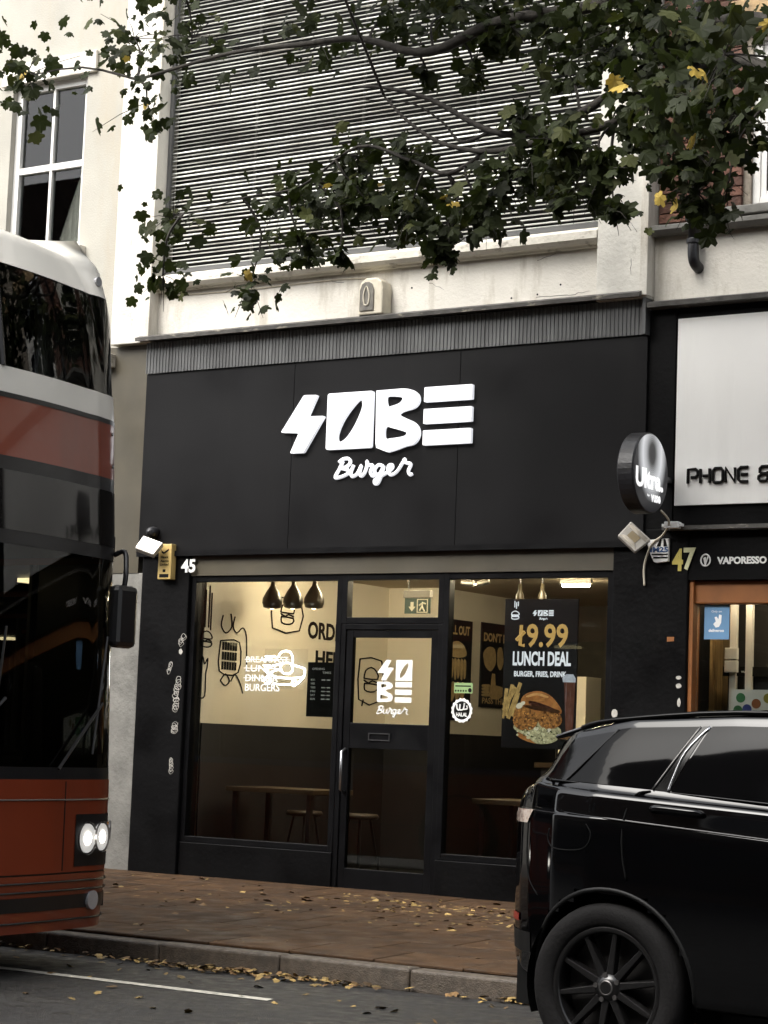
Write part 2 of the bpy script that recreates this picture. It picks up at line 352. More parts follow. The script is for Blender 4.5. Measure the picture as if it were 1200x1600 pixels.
SU=[(-9.352,3.593),(-9.377,3.532),(-9.36,3.5),(-9.315,3.522),(-9.278,3.587),(-9.293,3.529),(-9.274,3.5),(-9.245,3.527),(-9.224,3.585),(-9.228,3.619),(-9.21,3.588),(-9.171,3.583),(-9.189,3.533),(-9.171,3.499),(-9.144,3.508)]
SG=[(-9.07,3.573),(-9.116,3.584),(-9.149,3.547),(-9.133,3.506),(-9.095,3.521),(-9.066,3.571),(-9.085,3.498),(-9.115,3.437),(-9.144,3.438),(-9.142,3.467),(-9.085,3.493),(-9.022,3.526),(-8.982,3.556),(-8.987,3.58),(-9.016,3.575),(-9.023,3.531),(-8.994,3.501),(-8.941,3.523),(-8.89,3.59),(-8.868,3.623),(-8.861,3.596),(-8.81,3.578),(-8.831,3.527),(-8.814,3.495),(-8.793,3.502)]
N1=[(-10.141,2.051),(-10.122,2.084),(-10.082,2.101),(-10.031,2.094),(-10.0,2.056),(-9.995,2.003),(-10.004,1.978)]
N2=[(-9.994,1.986),(-9.933,1.974),(-9.877,1.958),(-9.87,1.93),(-9.879,1.896),(-9.928,1.883),(-10.029,1.878),(-10.142,1.884),(-10.204,1.9)]
N3=[(-9.878,1.892),(-9.917,1.855),(-9.956,1.829),(-10.027,1.828),(-10.119,1.826),(-10.18,1.834)]
N4=[(-10.116,1.976),(-10.087,2.001),(-10.026,2.002),(-9.999,1.978),(-9.997,1.936),(-10.031,1.915),(-10.083,1.918),(-10.109,1.943),(-10.116,1.976)]
N5=[(-10.122,1.993),(-10.168,1.984),(-10.229,1.966),(-10.258,1.933),(-10.225,1.908),(-10.186,1.934),(-10.125,1.951)]
N6=[(-10.274,2.054),(-10.172,2.055)]
N7=[(-10.278,2.029),(-10.18,2.027)]
N8=[(-10.291,1.982),(-10.208,1.977)]
N9=[(-9.993,1.853),(-9.963,1.858),(-9.951,1.837),(-9.971,1.816),(-9.994,1.828),(-9.993,1.853)]
N10=[(-10.284,1.849),(-10.245,1.891),(-10.202,1.85),(-10.263,1.832)]

def r4(p, k=.012):   # slightly round the corners of a letter outline
    out = []
    for i in range(len(p)):
        a, b, c = Vector(p[i-1]), Vector(p[i]), Vector(p[(i+1) % len(p)])
        out += [tuple(b+(a-b).normalized()*k), tuple(b+((a-b).normalized()+(c-b).normalized())*k*.3), tuple(b+(c-b).normalized()*k)]
    return out
LF = wall_fr(14.05)
MB().glyphs(shape(r4(LS)), None, .035, LF).build('letter', M_lit, fas)
MB().glyphs(shape(r4([(-9.618, 4.187), (-9.182, 4.187), (-9.182, 3.726), (-9.618, 3.726)], .015), sm2(LOH)), None, .035, LF).build('letter', M_lit, fas)
MB().glyphs(shape(LB[:1]+sm2(LB[1:17], 3)[3:-3]+LB[17:], sm2(LB1), sm2(LB2)), None, .035, LF).build('letter', M_lit, fas)
le = MB()
for zz in (4.067, 3.893, 3.722): le.glyphs(shape(r4([(-8.695, zz+.118), (-8.258, zz+.118), (-8.258, zz), (-8.695, zz)], .006)), None, .035, LF)
le.build('letter', M_lit, fas)
strokes(MB(), [SB, SU, SG], .0145, wall_fr(14.048), k=5, n=8).build('script_lettering', M_lit, fas, smooth=True)
# shop front below the fascia
MB().box(-11.0, -7.03, 14.085, 14.30, 2.72, 2.90).build('header_board', M_header, B)
pil_l = MB().box(-11.5, -10.99, 14.06, 14.5, .14, 2.90).build('pillar', M_pillar, B, bevel=.01)
pil_r = MB().box(-7.03, -6.42, 14.075, 14.5, .14, 3.02).build('pillar', M_pillar, B, bevel=.01)
MB().box(-6.775, -6.56, 14.075, 14.4, 3.02, 4.66).build('fascia_end_panel', M_pillar, B)
MB().glyphs(text('45', .03), (-11.075, -10.925, 2.745, 2.86), .006, wall_fr(14.060)).build('house_number', M_vinyl, B)
def window(x0, x1, z0, z1, name='shop_window', t=.05):
    f = MB().frame(x0, x1, z0, z1, 14.10, 14.18, t).build(name, M_frame, B, bevel=.003)
    MB().box(x0+t-.008, x1-t+.008, 14.138, 14.146, z0+t-.008, z1-t+.008).build('glass', M_gl, f); return f
window(-10.99, -9.455, .50, 2.72); window(-8.50, -7.03, .50, 2.72)
window(-9.455, -8.50, 2.32, 2.72, 'transom_window')
for x0, x1 in ((-10.99, -9.455), (-8.50, -7.03)): MB().box(x0, x1, 14.09, 14.25, .17, .50).build('stall_riser', M_pillar, B, bevel=.006)
dr = MB().frame(-9.455, -8.50, .19, 2.318, 14.105, 14.175, .045, .03).build('shop_door', M_frame, B, bevel=.003)
MB().frame(-9.405, -8.55, .225, 2.27, 14.115, 14.165, .06, .16).build('door_leaf', M_frame, dr, bevel=.003)
MB().box(-9.345, -8.61, 14.118, 14.162, 1.33, 1.53).build('mid_rail', M_frame, dr, bevel=.003)
MB().box(-9.345, -8.61, 14.134, 14.142, 1.53, 2.21).build('glass', M_gl, dr)
MB().box(-9.345, -8.61, 14.134, 14.142, .385, 1.33).build('glass', M_gl, dr)
MB().frame(-9.16, -8.96, 1.395, 1.455, 14.108, 14.118, .008).build('letter_plate', pm('dull_chrome', (.35, .35, .36), .3, metal=1), dr)
MB().tube([(-9.375, 14.112, .98), (-9.375, 14.06, 1.0), (-9.375, 14.06, 1.30), (-9.375, 14.112, 1.32)], .012, 10).build('handle', MATS['dull_chrome'], dr, smooth=True)
# stacked logo on the door glass
dl = MB(); DF = wall_fr(14.133)
q = lambda P, x0, x1, z0, z1: [((a-min(p[0] for p in P))/(max(p[0] for p in P)-min(p[0] for p in P))*(x1-x0)+x0, (b-min(p[1] for p in P))/(max(p[1] for p in P)-min(p[1] for p in P))*(z1-z0)+z0) for a, b in P]
def logo(mb, fr, x0, z0, wd, stacked=True, hole=True, d=.002):
    h = wd*.5
    cells = [(x0, z0+h*1.06), (x0+wd*.53, z0+h*1.06), (x0, z0), (x0+wd*.53, z0)] if stacked else [(x0+i*wd*.53, z0) for i in range(4)]
    (ax, az), (bx, bz), (cx, cz), (ex, ez) = cells; c = wd*.47
    mb.glyphs(shape(q(LS, ax, ax+c, az, az+h)), None, d, fr)
    sq = [(bx, bz+h), (bx+c, bz+h), (bx+c, bz), (bx, bz)]
    mb.glyphs(shape(sq, q(LOH, bx+c*.25, bx+c*.75, bz+h*.13, bz+h*.85)), None, d, fr)
    full = lambda P: [((a+9.149)/.415*c+cx, (b-3.714)/.474*h+cz) for a, b in P]
    mb.glyphs(shape(full(LB), full(LB1), full(LB2)), None, d, fr)
    for k in range(3): mb.glyphs(shape([(ex, ez+h*(.37*k+.26)), (ex+c, ez+h*(.37*k+.26)), (ex+c, ez+h*.37*k), (ex, ez+h*.37*k)]), None, d, fr)
def script(mb, fr, x0, z0, wd, r):
    k = wd/.735
    f = lambda P: [((a+9.528)*k+x0, (b-3.437)*k+z0) for a, b in P]
    strokes(mb, [f(SB), f(SU), f(SG)], r, fr, k=3, n=6)
logo(dl, DF, -9.11, 1.70, .325)
script(dl, DF, -9.10, 1.585, .29, .0055)
dl.build('door_logo', M_vinyl, dr)
# window lettering, left pane
wl = MB(); WF = wall_fr(14.137)
for sv, z0, z1, x1 in (('BREAKFAST', 2.0, 2.05, -9.98), ('LUNCH', 1.925, 1.98, -10.06), ('DINNER', 1.845, 1.90, -10.08), ('BURGERS', 1.765, 1.825, -10.06)):
    wl.glyphs(text(sv, .006), (-10.41, x1, z0, z1), .002, WF)
    if sv != 'BURGERS': wl.box(-10.43, x1+.02, 14.1335, 14.1349, (z0+z1)/2-.003, (z0+z1)/2+.003)
wl.build('window_lettering', M_vinyl, B)
# ---- inside the shop
MB().box(-11.2, -6.9, 14.25, 19.7, .05, .20).build('shop_floor', M_floor, B)
MB().box(-11.2, -6.9, 14.30, 19.7, 2.87, 2.92).build('ceiling', M_ceil, B)
MB().box(-11.12, -10.985, 14.30, 17.2, .2, 2.87).build('interior_wall', M_cream, B)
MB().box(-11.12, -10.39, 17.2, 19.6, .2, 2.87).build('interior_wall', M_cream, B)
MB().box(-10.39, -6.9, 19.6, 19.72, .2, 2.87).build('interior_wall', M_brownwall, B)
MB().box(-7.0, -6.9, 14.30, 19.6, .2, 2.87).build('interior_wall', M_brownwall, B)
MB().box(-9.15, -8.88, 17.3, 17.6, .2, 2.05).build('column', M_cream, B)
MB().box(-10.98, -10.965, 14.30, 17.19, .2, 1.49).build('dado_panel', M_dado, B)
MB().box(-10.98, -10.385, 17.17, 17.19, .2, 1.49).build('dado_panel', M_dado, B)
MB().box(-10.385, -10.37, 17.2, 19.55, .2, 1.49).build('dado_panel', M_dado, B)
mu = MB(); MF = side_fr(-10.984)
bur = lambda cy, cz, s: [[(cy-s, cz+.1*s), (cy-.8*s, cz+.7*s), (cy, cz+s), (cy+.8*s, cz+.7*s), (cy+s, cz+.1*s), (cy-s, cz+.1*s)], [(cy-s, cz-.05*s), (cy-.3*s, cz-.25*s), (cy+.2*s, cz-.05*s), (cy+s, cz-.2*s)], [(cy-.9*s, cz-.3*s), (cy-.85*s, cz-.8*s), (cy, cz-.95*s), (cy+.85*s, cz-.8*s), (cy+.95*s, cz-.35*s), (cy-.9*s, cz-.3*s)]]
strokes(mu, bur(14.33, 2.20, .07)+[[(14.30, 2.30), (14.30, 2.62)], [(14.35, 2.30), (14.35, 2.66)], [(14.38, 2.28), (14.38, 2.60)]], .006, MF)
strokes(mu, [[(14.18+.08, 1.72), (14.22+.06, 1.95), (14.20+.04, 2.02), (14.27, 1.99), (14.29, 2.05), (14.32, 1.99), (14.36, 2.04), (14.355, 1.96), (14.34, 1.90), (14.34, 1.72), (14.26, 1.70)],
             [(14.55, 2.42), (14.53, 2.33), (14.60, 2.27), (14.68, 2.33), (14.66, 2.44)], [(14.72, 2.42), (14.70, 2.33), (14.76, 2.28), (14.84, 2.33), (14.90, 2.25), (14.92, 1.95)],
             [(14.55, 1.86), (14.62, 1.92), (14.68, 1.86), (14.62, 1.82), (14.55, 1.86)], [(14.70, 1.86), (14.76, 1.92), (14.84, 1.84), (14.88, 1.76)],
             [(14.53, 2.20), (14.53, 1.94), (14.80, 1.94), (14.80, 2.20), (14.53, 2.20)]], .006, MF, k=3)
for rr in range(3):
    for k in range(6): mu.box(-10.984, -10.979, 14.56+k*.037, 14.585+k*.037, 1.955+rr*.084, 2.025+rr*.084)
strokes(mu, [[(15.28, 2.63), (15.28, 2.36), (15.70, 2.36), (15.70, 2.63), (15.28, 2.63)]]+bur(15.5, 2.50, .10), .007, MF, k=2)
mu.glyphs(text('ORDER', .03), (15.84, 16.52, 2.30, 2.46), .004, MF); mu.glyphs(text('HERE', .03), (15.98, 16.52, 2.05, 2.20), .004, MF)
strokes(mu, [[(16.72, 2.16), (16.72, 1.78), (17.1, 1.78), (17.1, 2.16), (16.72, 2.16)], [(16.8, 1.78), (16.78, 1.72)]]+bur(16.92, 1.97, .12), .007, MF, k=2)
mu.build('wall_mural', M_ink, B)

# ------------------------------------------------------------------ building on the right (phone shop below, brick above)
C_ = thing('brick_building', 'red brick building with white band above the phone and vape shop', 'building', (-4.6, FY, .2))
MB().box(-6.758, -2.6, 14.10, 14.45, 4.72, 5.22).build('render_band', M_white, C_)
MB().prism([(14.3, 5.22), (14.03, 5.215), (14.0, 5.25), (14.0, 5.285), (14.3, 5.32)], -6.758, -2.6, 'x').build('ledge', M_greystone, C_, bevel=.004)
MB().prism([(14.1, 4.66), (13.98, 4.665), (13.975, 4.70), (14.098, 4.735)], -6.758, -2.6, 'x').build('flashing', M_flash, C_)
wx = [(-6.03, -4.93), (-4.1, -3.0)]; WZ0, WZ1 = 5.40, 6.72
bw = MB()
for x0, x1 in ((-6.758, -6.03), (-4.93, -4.1), (-3.0, -2.6)): bw.box(x0, x1, 14.166, 14.45, 5.32, 9.4)
for x0, x1 in wx: bw.box(x0, x1, 14.166, 14.45, WZ1+.24, 9.4); bw.box(x0, x1, 14.17, 14.45, 5.32, WZ0-.06)
brickw = bw.build('brick_wall', M_mortar, C_)
b0 = MB().box(-.106, .106, -.025, .05, -.0325, .0325).build('brick', M_brick, brickw); bmesh1 = b0.data; bpy.data.objects.remove(b0)
b0 = MB().box(-.05, .05, -.025, .05, -.0325, .0325).build('brick', M_brick, brickw); bmesh2 = b0.data; bpy.data.objects.remove(b0)
nb = 0; z = 5.365; row = 0
while z < 8.4 and nb < 290:
    x = -6.745; i = row % 2; edge_r = -6.04 if z < WZ1+.24 else -5.0
    if i: segs = [(.1, bmesh2)]
    else: segs = []
    while x < edge_r-.09:
        if i and x < -6.7: L_, me_ = .1, bmesh2
        elif x+.212 > edge_r: L_, me_ = .1, bmesh2
        else: L_, me_ = .212, bmesh1
        if x+L_ > edge_r+.012: break
        o = link_mesh('brick', me_, None, brickw, (x+L_/2, 14.165+rnd.uniform(-.004, .004), z+rnd.uniform(-.0015, .0015))); nb += 1
        o.rotation_euler = (0, rnd.uniform(-.006, .006), rnd.uniform(-.01, .01)); x += L_+.011
    z += .0755; row += 1
for k, (x0, x1) in enumerate(wx):
    MB().prism([(x0-.16, WZ1+.0), (x1+.16, WZ1), (x1+.16, WZ1+.24), (x0-.16, WZ1+.24)], 14.10, 14.165, 'y').build('stone_lintel', M_stone, C_, bevel=.01)
    MB().box(x0-.42 if k == 0 else x0-.1, x1+.1, 14.03, 14.3, WZ0-.09, WZ0-.02).build('window_sill', M_greystone, C_, bevel=.01)
    wf = MB().frame(x0, x1, WZ0-.02, WZ1, 14.20, 14.27, .06, .09).build('sash_window', M_upvc, C_, bevel=.004)
    MB().box(x0+.06, x1-.06, 14.205, 14.265, (WZ0+WZ1)/2-.03, (WZ0+WZ1)/2+.03).build('meeting_rail', M_upvc, wf, bevel=.004)
    for z0, z1, yy in ((WZ0+.07, (WZ0+WZ1)/2-.03, 14.225), ((WZ0+WZ1)/2+.03, WZ1-.06, 14.24)):
        MB().frame(x0+.06, x1-.06, z0, z1, yy-.012, yy+.02, .045).build('sash', M_upvc, wf, bevel=.003)
        xm = (x0+x1)/2; MB().box(xm-.012, xm+.012, yy-.01, yy+.018, z0+.045, z1-.045).build('glazing_bar', M_upvc, wf)
        for a, b in ((x0+.105, xm-.012), (xm+.012, x1-.105)): MB().box(a, b, yy, yy+.005, z0+.045, z1-.045).build('pane', M_gldark, wf)
    MB().box(x0, x1, 14.44, 14.46, WZ0, WZ1).build('room_dark', M_dark, C_)
# downpipe
dp = MB().tube([(-6.41, 14.02, 9.2), (-6.41, 14.02, 5.12)], .042, 14).tube(smooth_path([(-6.41, 14.02, 5.13), (-6.41, 14.02, 5.04), (-6.405, 14.04, 4.98), (-6.40, 14.12, 4.95)], 4), .042, 14)
dpo = dp.build('downpipe', M_iron, C_, smooth=True)
for zz in (5.14, 5.38, 5.44): MB().cyl((-6.41, 14.02, zz-.018), (-6.41, 14.02, zz+.018), .052, 16).build('pipe_collar', M_iron, dpo, smooth=False, bevel=.004)
MB().box(-6.475, -6.345, 14.0, 14.10, 5.30, 5.36).build('pipe_bracket', M_iron, dpo, bevel=.006)
# phone shop fascia
MB().box(-6.56, -2.6, 14.085, 14.4, 3.02, 4.66).build('fascia', M_pillar, C_)
ph = MB().box(-6.535, -3.2, 14.055, 14.084, 3.185, 4.575).build('sign_panel', M_panel, C_, bevel=.002)
zb0, zb1 = 3.335, 3.455
PLS = {}
def rstroke(p, r=.0115):
    i_ = round((min(a_ for a_, b_ in p)+6.425)/.0985-.12); strokes(PLS.setdefault(i_, MB()), [p], r, wall_fr(14.052), k=1, n=8)
LWd = .077; gx = .0985; xs0 = -6.425
def L_(i): return xs0+i*gx
t0, t1, tm = zb0+.008, zb1-.008, (zb0+zb1)/2
rstroke([(L_(0), t0), (L_(0), t1), (L_(0)+.06, t1), (L_(0)+LWd, t1-.015), (L_(0)+LWd, tm+.01), (L_(0)+.06, tm-.008), (L_(0)+.025, tm-.008)])
rstroke([(L_(1), t0), (L_(1), t1)]); rstroke([(L_(1)+.02, tm), (L_(1)+.065, tm)]); rstroke([(L_(1)+.072, t0), (L_(1)+.072, t1)])
rstroke([(L_(2)+.015, t0), (L_(2), t0+.018), (L_(2), t1-.018), (L_(2)+.015, t1), (L_(2)+.062, t1), (L_(2)+LWd, t1-.018), (L_(2)+LWd, t0+.018), (L_(2)+.062, t0), (L_(2)+.015, t0)])
rstroke([(L_(3), t0), (L_(3), t1), (L_(3)+.072, t0), (L_(3)+.072, t1)])
rstroke([(L_(4)+.075, t1), (L_(4)+.018, t1), (L_(4), t1-.02), (L_(4), t0+.02), (L_(4)+.018, t0), (L_(4)+.075, t0)]); rstroke([(L_(4)+.022, tm), (L_(4)+.072, tm)])
ax = -5.875
rstroke([(ax+.075, t1), (ax+.025, t1), (ax+.01, t1-.015), (ax+.01, tm+.012), (ax+.03, tm), (ax+.08, tm)]); rstroke([(ax+.03, tm), (ax, tm-.02), (ax, t0+.015), (ax+.015, t0), (ax+.055, t0), (ax+.07, t0+.015), (ax+.07, tm+.015)])
for i_ in PLS: PLS[i_].build('letter', M_ink, ph)
MB().box(-6.60, -2.6, 13.99, 14.08, 3.00, 3.03).build('ledge_bar', M_flash, C_)
f2 = MB().box(-6.418, -2.6, 14.08, 14.3, 2.64, 2.998).build('lower_fascia', M_pillar, C_)
n4 = MB(); n4.glyphs(text('4', .035), (-6.545, -6.46, 2.705, 2.87), .006, wall_fr(14.072)); n4.build('house_number', pm('yellow_vinyl', (.52, .43, .10), .5), C_)
n7 = MB(); n7.glyphs(text('7', .035), (-6.455, -6.36, 2.71, 2.875), .006, wall_fr(14.070)); n7.build('house_number', pm('pale_yellow_vinyl', (.60, .60, .36), .5), C_)
vp_ = MB().glyphs(text('VAPORESSO', .035), (-6.195, -5.815, 2.752, 2.805), .006, wall_fr(14.08))
strokes(vp_, [ell(-6.285, 2.782, .036, .042, 16)+[(-6.249, 2.782)]], .006, wall_fr(14.078), k=2)
strokes(vp_, [[(-6.298, 2.80), (-6.288, 2.745), (-6.262, 2.82)], [(-6.288, 2.805), (-6.288, 2.75)]], .006, wall_fr(14.078), k=1)
vp_.build('brand_lettering', M_vinyl, f2)
MB().box(-6.40, -2.6, 14.13, 14.25, 2.47, 2.64).build('shutter_box', M_orange, C_, bevel=.01)
jf = MB().box(-6.418, -6.385, 14.10, 14.22, .2, 2.64); jf.build('door_jamb', M_orange, C_, bevel=.004)
MB().box(-6.38, -2.6, 14.17, 14.178, .5, 2.46).build('shop_glass', M_gl, C_)
MB().box(-6.384, -2.6, 14.12, 14.3, .17, .5).build('stall_riser', M_pillar, C_)
# inside: plank wall, trunking, shelves
MB().cyl((-6.3, 14.45, 2.70), (-5.4, 14.45, 2.70), .013, 10).build('tube_light', pm('added_shop_tube', (.9, .85, .75), .4, emit=26, ecol=(1, .84, .6), var=0), C_)  # unseen tube added to brighten the plank wall and shop interior
MB().box(-6.9, -2.6, 14.25, 17.6, .05, .2).build('shop_floor', M_floor, C_); MB().box(-6.9, -2.6, 14.3, 17.6, 2.75, 2.8).build('ceiling', M_ceil, C_)
MB().box(-6.6, -2.6, 17.5, 17.6, .2, 2.75).build('back_wall', M_dado, C_)
pw = MB().box(-6.52, -6.495, 14.3, 15.15, .2, 2.75).build('plank_wall', M_dark, C_)
M_wood = pm('warm_plank', (.30, .20, .09), .6, var=.3, scale=3, rnd=.35, streak=(.10, .065, .03), sscale=(20, 20, 1.5), slo=.45, shi=.7)
for k in range(6): MB().box(-6.494, -6.48, 14.31+k*.14, 14.31+k*.14+.132, .2, 2.74).build('plank', M_wood, pw)
MB().box(-6.50, -6.1, 15.16, 15.3, .2, 2.75).build('partition', M_dado, C_)
for a, b in ((-6.27-.04, -6.27+.01), (-6.185, -6.135)): MB().box(a, b, 14.60, 14.64, 1.2, 2.74).build('cable_trunking', M_upvc, C_)
for zz in (2.0, 2.095): MB().box(-6.335, -6.235, 14.56, 14.6, zz-.005, zz+.082).build('socket_box', M_upvc, C_, bevel=.005)

# ------------------------------------------------------------------ building on the left, behind the bus
D_ = thing('cream_building', 'cream building with white sash windows behind the bus', 'building', (-16, FY, .2))
wl_ = MB(); wins = [(-13.35, -12.45), (-15.3, -14.4), (-17.25, -16.35)]
M_cr = pm('cream_render', (.36, .345, .30), .8, var=.12, scale=1.5, bump=.3, streak=(.35, .31, .24), sscale=(2, 2, .5), slo=.5, shi=.75)
edges = [-11.93]+[v for a, b in wins for v in (b, a)]+[-20]
for k in range(0, len(edges)-1, 2): wl_.box(edges[k+1], edges[k], 14.1, 14.4, 4.6, 9.5)
for a, b in wins: wl_.box(a, b, 14.1, 14.4, 4.6, 5.7); wl_.box(a, b, 14.1, 14.4, 7.3, 9.5)
wl_.build('wall', M_cr, D_)
for a, b in wins:
    f = MB().frame(a, b, 5.7, 7.3, 14.16, 14.24, .07).build('sash_window', M_upvc, D_, bevel=.004)
    MB().box(a+.07, b-.07, 14.165, 14.235, 6.47, 6.53).build('meeting_rail', M_upvc, f)
    MB().box((a+b)/2-.014, (a+b)/2+.014, 14.17, 14.23, 5.77, 7.23).build('glazing_bar', M_upvc, f)
    MB().box(a+.07, b-.07, 14.20, 14.206, 5.77, 7.23).build('pane', M_gl, f)
    cu_ = MB(); n_c = 40; cu_.add([(a+.02+(b-a-.04)*i/n_c, 14.27+.018*math.sin(i*1.9+a), z_) for z_ in (5.72, 7.28) for i in range(n_c+1)], [(i, i+1, i+n_c+2, i+n_c+1) for i in range(n_c)]); cu_.build('brightening_sheet', pm('brightening_sheet', (.72, .71, .67), .9, var=.05), f, smooth=True)  # pale rippled sheet added behind the pane to brighten the window
    MB().box(a-.08, b+.08, 14.02, 14.2, 5.62, 5.70).build('window_sill', M_white, f, bevel=.006)
    MB().box(a-.12, b+.12, 14.06, 14.1, 7.3, 7.5).build('window_hood', M_white, f, bevel=.01)
MB().box(-20, -11.56, 14.075, 14.4, 2.75, 4.74).build('fascia', M_header, D_)
MB().box(-20, -11.93, 13.98, 14.1, 4.56, 4.68).build('cornice', M_cornice, D_, bevel=.01)
MB().box(-11.92, -11.505, 14.08, 14.5, .14, 2.75).build('stone_pillar', M_greystone, D_, bevel=.01)
sw = MB().frame(-16.5, -11.92, .2, 2.75, 14.12, 14.2, .06).build('shop_window', M_frame, D_)
MB().box(-16.44, -11.98, 14.155, 14.163, .26, 2.69).build('glass', glass('dark_shop_glass', (.2, .2, .2)), sw)
MB().box(-20, -16.5, 14.1, 14.4, .14, 2.75).build('side_pier', M_greystone, D_)
MB().box(-20, -11.93, 16.5, 16.6, .1, 2.75).build('back_wall', M_brownwall, D_)
MB().box(-20, -11.93, 14.3, 16.5, 2.7, 2.75).build('ceiling', M_dark, D_)


# ------------------------------------------------------------------ the rest of the street, behind the camera and past both ends
M_tbrick = pm('soot_brick', (.075, .05, .038), .85, var=.3, scale=2.5, bump=.4)
def terrace(name, label, x0, x1, yf, yb, h, step):
    t_ = thing(name, label, 'building', ((x0+x1)/2, (yf+yb)/2, 0)); s_ = 1 if yf > yb else -1
    MB().box(x0, x1, min(yf, yb), max(yf, yb), 0, h).build('wall', M_tbrick, t_)
    x = x0+step*.5
    while x < x1-.5:
        for z in (4.6, 7.6):
            wf_ = MB().frame(x-.55, x+.55, z, z+1.7, yf+s_*.005-.03, yf+s_*.005+.03, .08).build('window', M_upvc, t_); MB().box(x-.47, x+.47, yf+s_*.015-.004, yf+s_*.015+.004, z+.08, z+1.62).build('pane', pm('far_pane', (.02, .022, .025), .06), wf_)
        x += step
    MB().box(x0, x1, yf-.12, yf+.12, 3.2, 4.0).build('shop_fascia', M_header, t_); MB().box(x0, x1, yf-.06, yf+.06, .4, 3.25).build('shop_glazing', MATS['far_pane'], t_)
terrace('terrace', 'brick terrace across the street behind the viewer', -45, 40, -3.2, -12, 12.5, 4.2)
terrace('terrace', 'brick terrace continuing to the right of the phone shop', -2.55, 45, 14.12, 24, 9.4, 4.0)
terrace('terrace', 'brick terrace continuing to the left of the cream building', -60, -20.05, 14.12, 24, 9.4, 4.0)

# ------------------------------------------------------------------ things fixed to the fronts
# alarm box
a = thing('alarm_box', 'aged white alarm sounder box on the render above the shop sign', 'alarm box', (-9.2, 14.1, 4.79))
ap = [(-9.315, 4.80), (-9.085, 4.80), (-9.085, 5.01), (-9.10, 5.065), (-9.145, 5.10), (-9.255, 5.10), (-9.30, 5.065), (-9.315, 5.01)]
MB().prism(ap, 13.955, 14.10, 'y').build('housing', M_offwhite, a, bevel=.012)
hp = [(-9.30, 4.83), (-9.165, 4.83), (-9.165, 5.0), (-9.185, 5.05), (-9.215, 5.068), (-9.25, 5.068), (-9.28, 5.05), (-9.30, 5.0)]
MB().prism(hp, 13.945, 13.957, 'y').build('front_cover', pm('grey_cover', (.13, .12, .10), .5, var=.3, scale=20), a, bevel=.004)
strokes(MB(), [[(-9.25, 4.88), (-9.26, 4.96), (-9.235, 5.03), (-9.205, 4.96), (-9.215, 4.88), (-9.25, 4.88)]], .006, wall_fr(13.946), k=3).build('emblem', M_offwhite, a)
MB().prism([(-9.30, 4.785), (-9.17, 4.785), (-9.15, 4.80), (-9.31, 4.80)], 13.965, 14.09, 'y').build('lens', pm('dark_lens', (.03, .03, .03), .2), a)
# flood lights
def flood(x, z, label, tilt, lit, rx):
    f = thing('flood_light', label, 'flood light', (x, 14.05, z), 'flood lights either side of the shop', local=True)
    f.rotation_euler = (R(rx), R(tilt), R(14))
    f.location = (x, 13.86, z)
    MB().prism([(-.09, -.075), (.09, -.075), (.10, .075), (-.10, .075)], .0, .05, 'y').build('housing', pm('pale_grey_metal', (.42, .40, .36), .4, metal=.2), f, bevel=.008)
    if lit: MB().box(-.085, .085, -.006, .0, -.062, .062).build('lamp_glass', pm('lit_flood_glass', (.9, .88, .8), .3, emit=2.0, ecol=(1, .93, .78), var=0), f)
    else:
        MB().prism([(-.085, -.062), (.085, -.062), (.045, -.03), (-.045, -.03)], -.004, .004, 'y').build('reflector', pm('reflector', (.55, .5, .42), .25, metal=.7), f)
        MB().box(-.042, .042, -.003, .003, -.028, .028).build('lamp_glass', pm('dull_lamp', (.25, .2, .12), .3), f)
        MB().box(-.085, .085, -.002, -.001, .03, .062).build('reflector', MATS['reflector'], f)
    MB().tube([(0, .05, 0), (0, .12, .02), (0, .2, .03)], .012, 8).build('bracket', M_iron, f)
    return f
flood(-11.28, 2.965, 'lit white flood light beside the yellow alarm plate', 18, True, -38)
flood(-6.76, 2.94, 'unlit white square flood light tilted like a diamond under the round sign', 42, False, -20)
c = thing('cable', 'thin white cable hanging below the round sign', 'cable', (-6.62, 14.0, 2.6))
MB().tube(smooth_path([(-6.52, 13.80, 3.12), (-6.50, 13.9, 3.05), (-6.60, 14.02, 2.97), (-6.70, 14.04, 2.90), (-6.765, 14.06, 2.75), (-6.76, 14.06, 2.60)], 5), .008, 6).build('lead', M_offwhite, c, smooth=True)
c = thing('camera_dome', 'small dark dome camera above the lit flood light', 'camera', (-11.4, 14.0, 3.1))
MB().lathe([(.001, -.05), (.03, -.04), (.045, -.01), (.05, .02), (.05, .05), (.001, .05)], (-11.37, 14.0, 3.09), 'y', 16).build('dome', M_iron, c, smooth=True)
# yellow alarm plate
y = thing('alarm_sign', 'tall yellow alarm company plate left of the number 45', 'sign', (-11.2, 14.06, 2.68))
MB().box(-11.275, -11.135, 13.99, 14.06, 2.685, 2.985).build('plate', M_yellow, y, bevel=.006)
k = MB(); YF = wall_fr(13.99)
k.glyphs(text('Hawk', .02), (-11.245, -11.165, 2.862, 2.885), .001, YF); k.glyphs(text('Alarms', .02), (-11.25, -11.16, 2.83, 2.852), .001, YF); k.glyphs(text('Limited', .02), (-11.25, -11.16, 2.80, 2.822), .001, YF)
k.box(-11.255, -11.155, 13.989, 13.9899, 2.70, 2.73); k.box(-11.22, -11.19, 13.989, 13.9899, 2.745, 2.77)
k.glyphs(shape([(-11.25, 2.96), (-11.235, 2.925), (-11.215, 2.915), (-11.165, 2.945), (-11.16, 2.93), (-11.215, 2.90), (-11.24, 2.91)]), None, .001, YF)
k.build('print', M_ink, y)
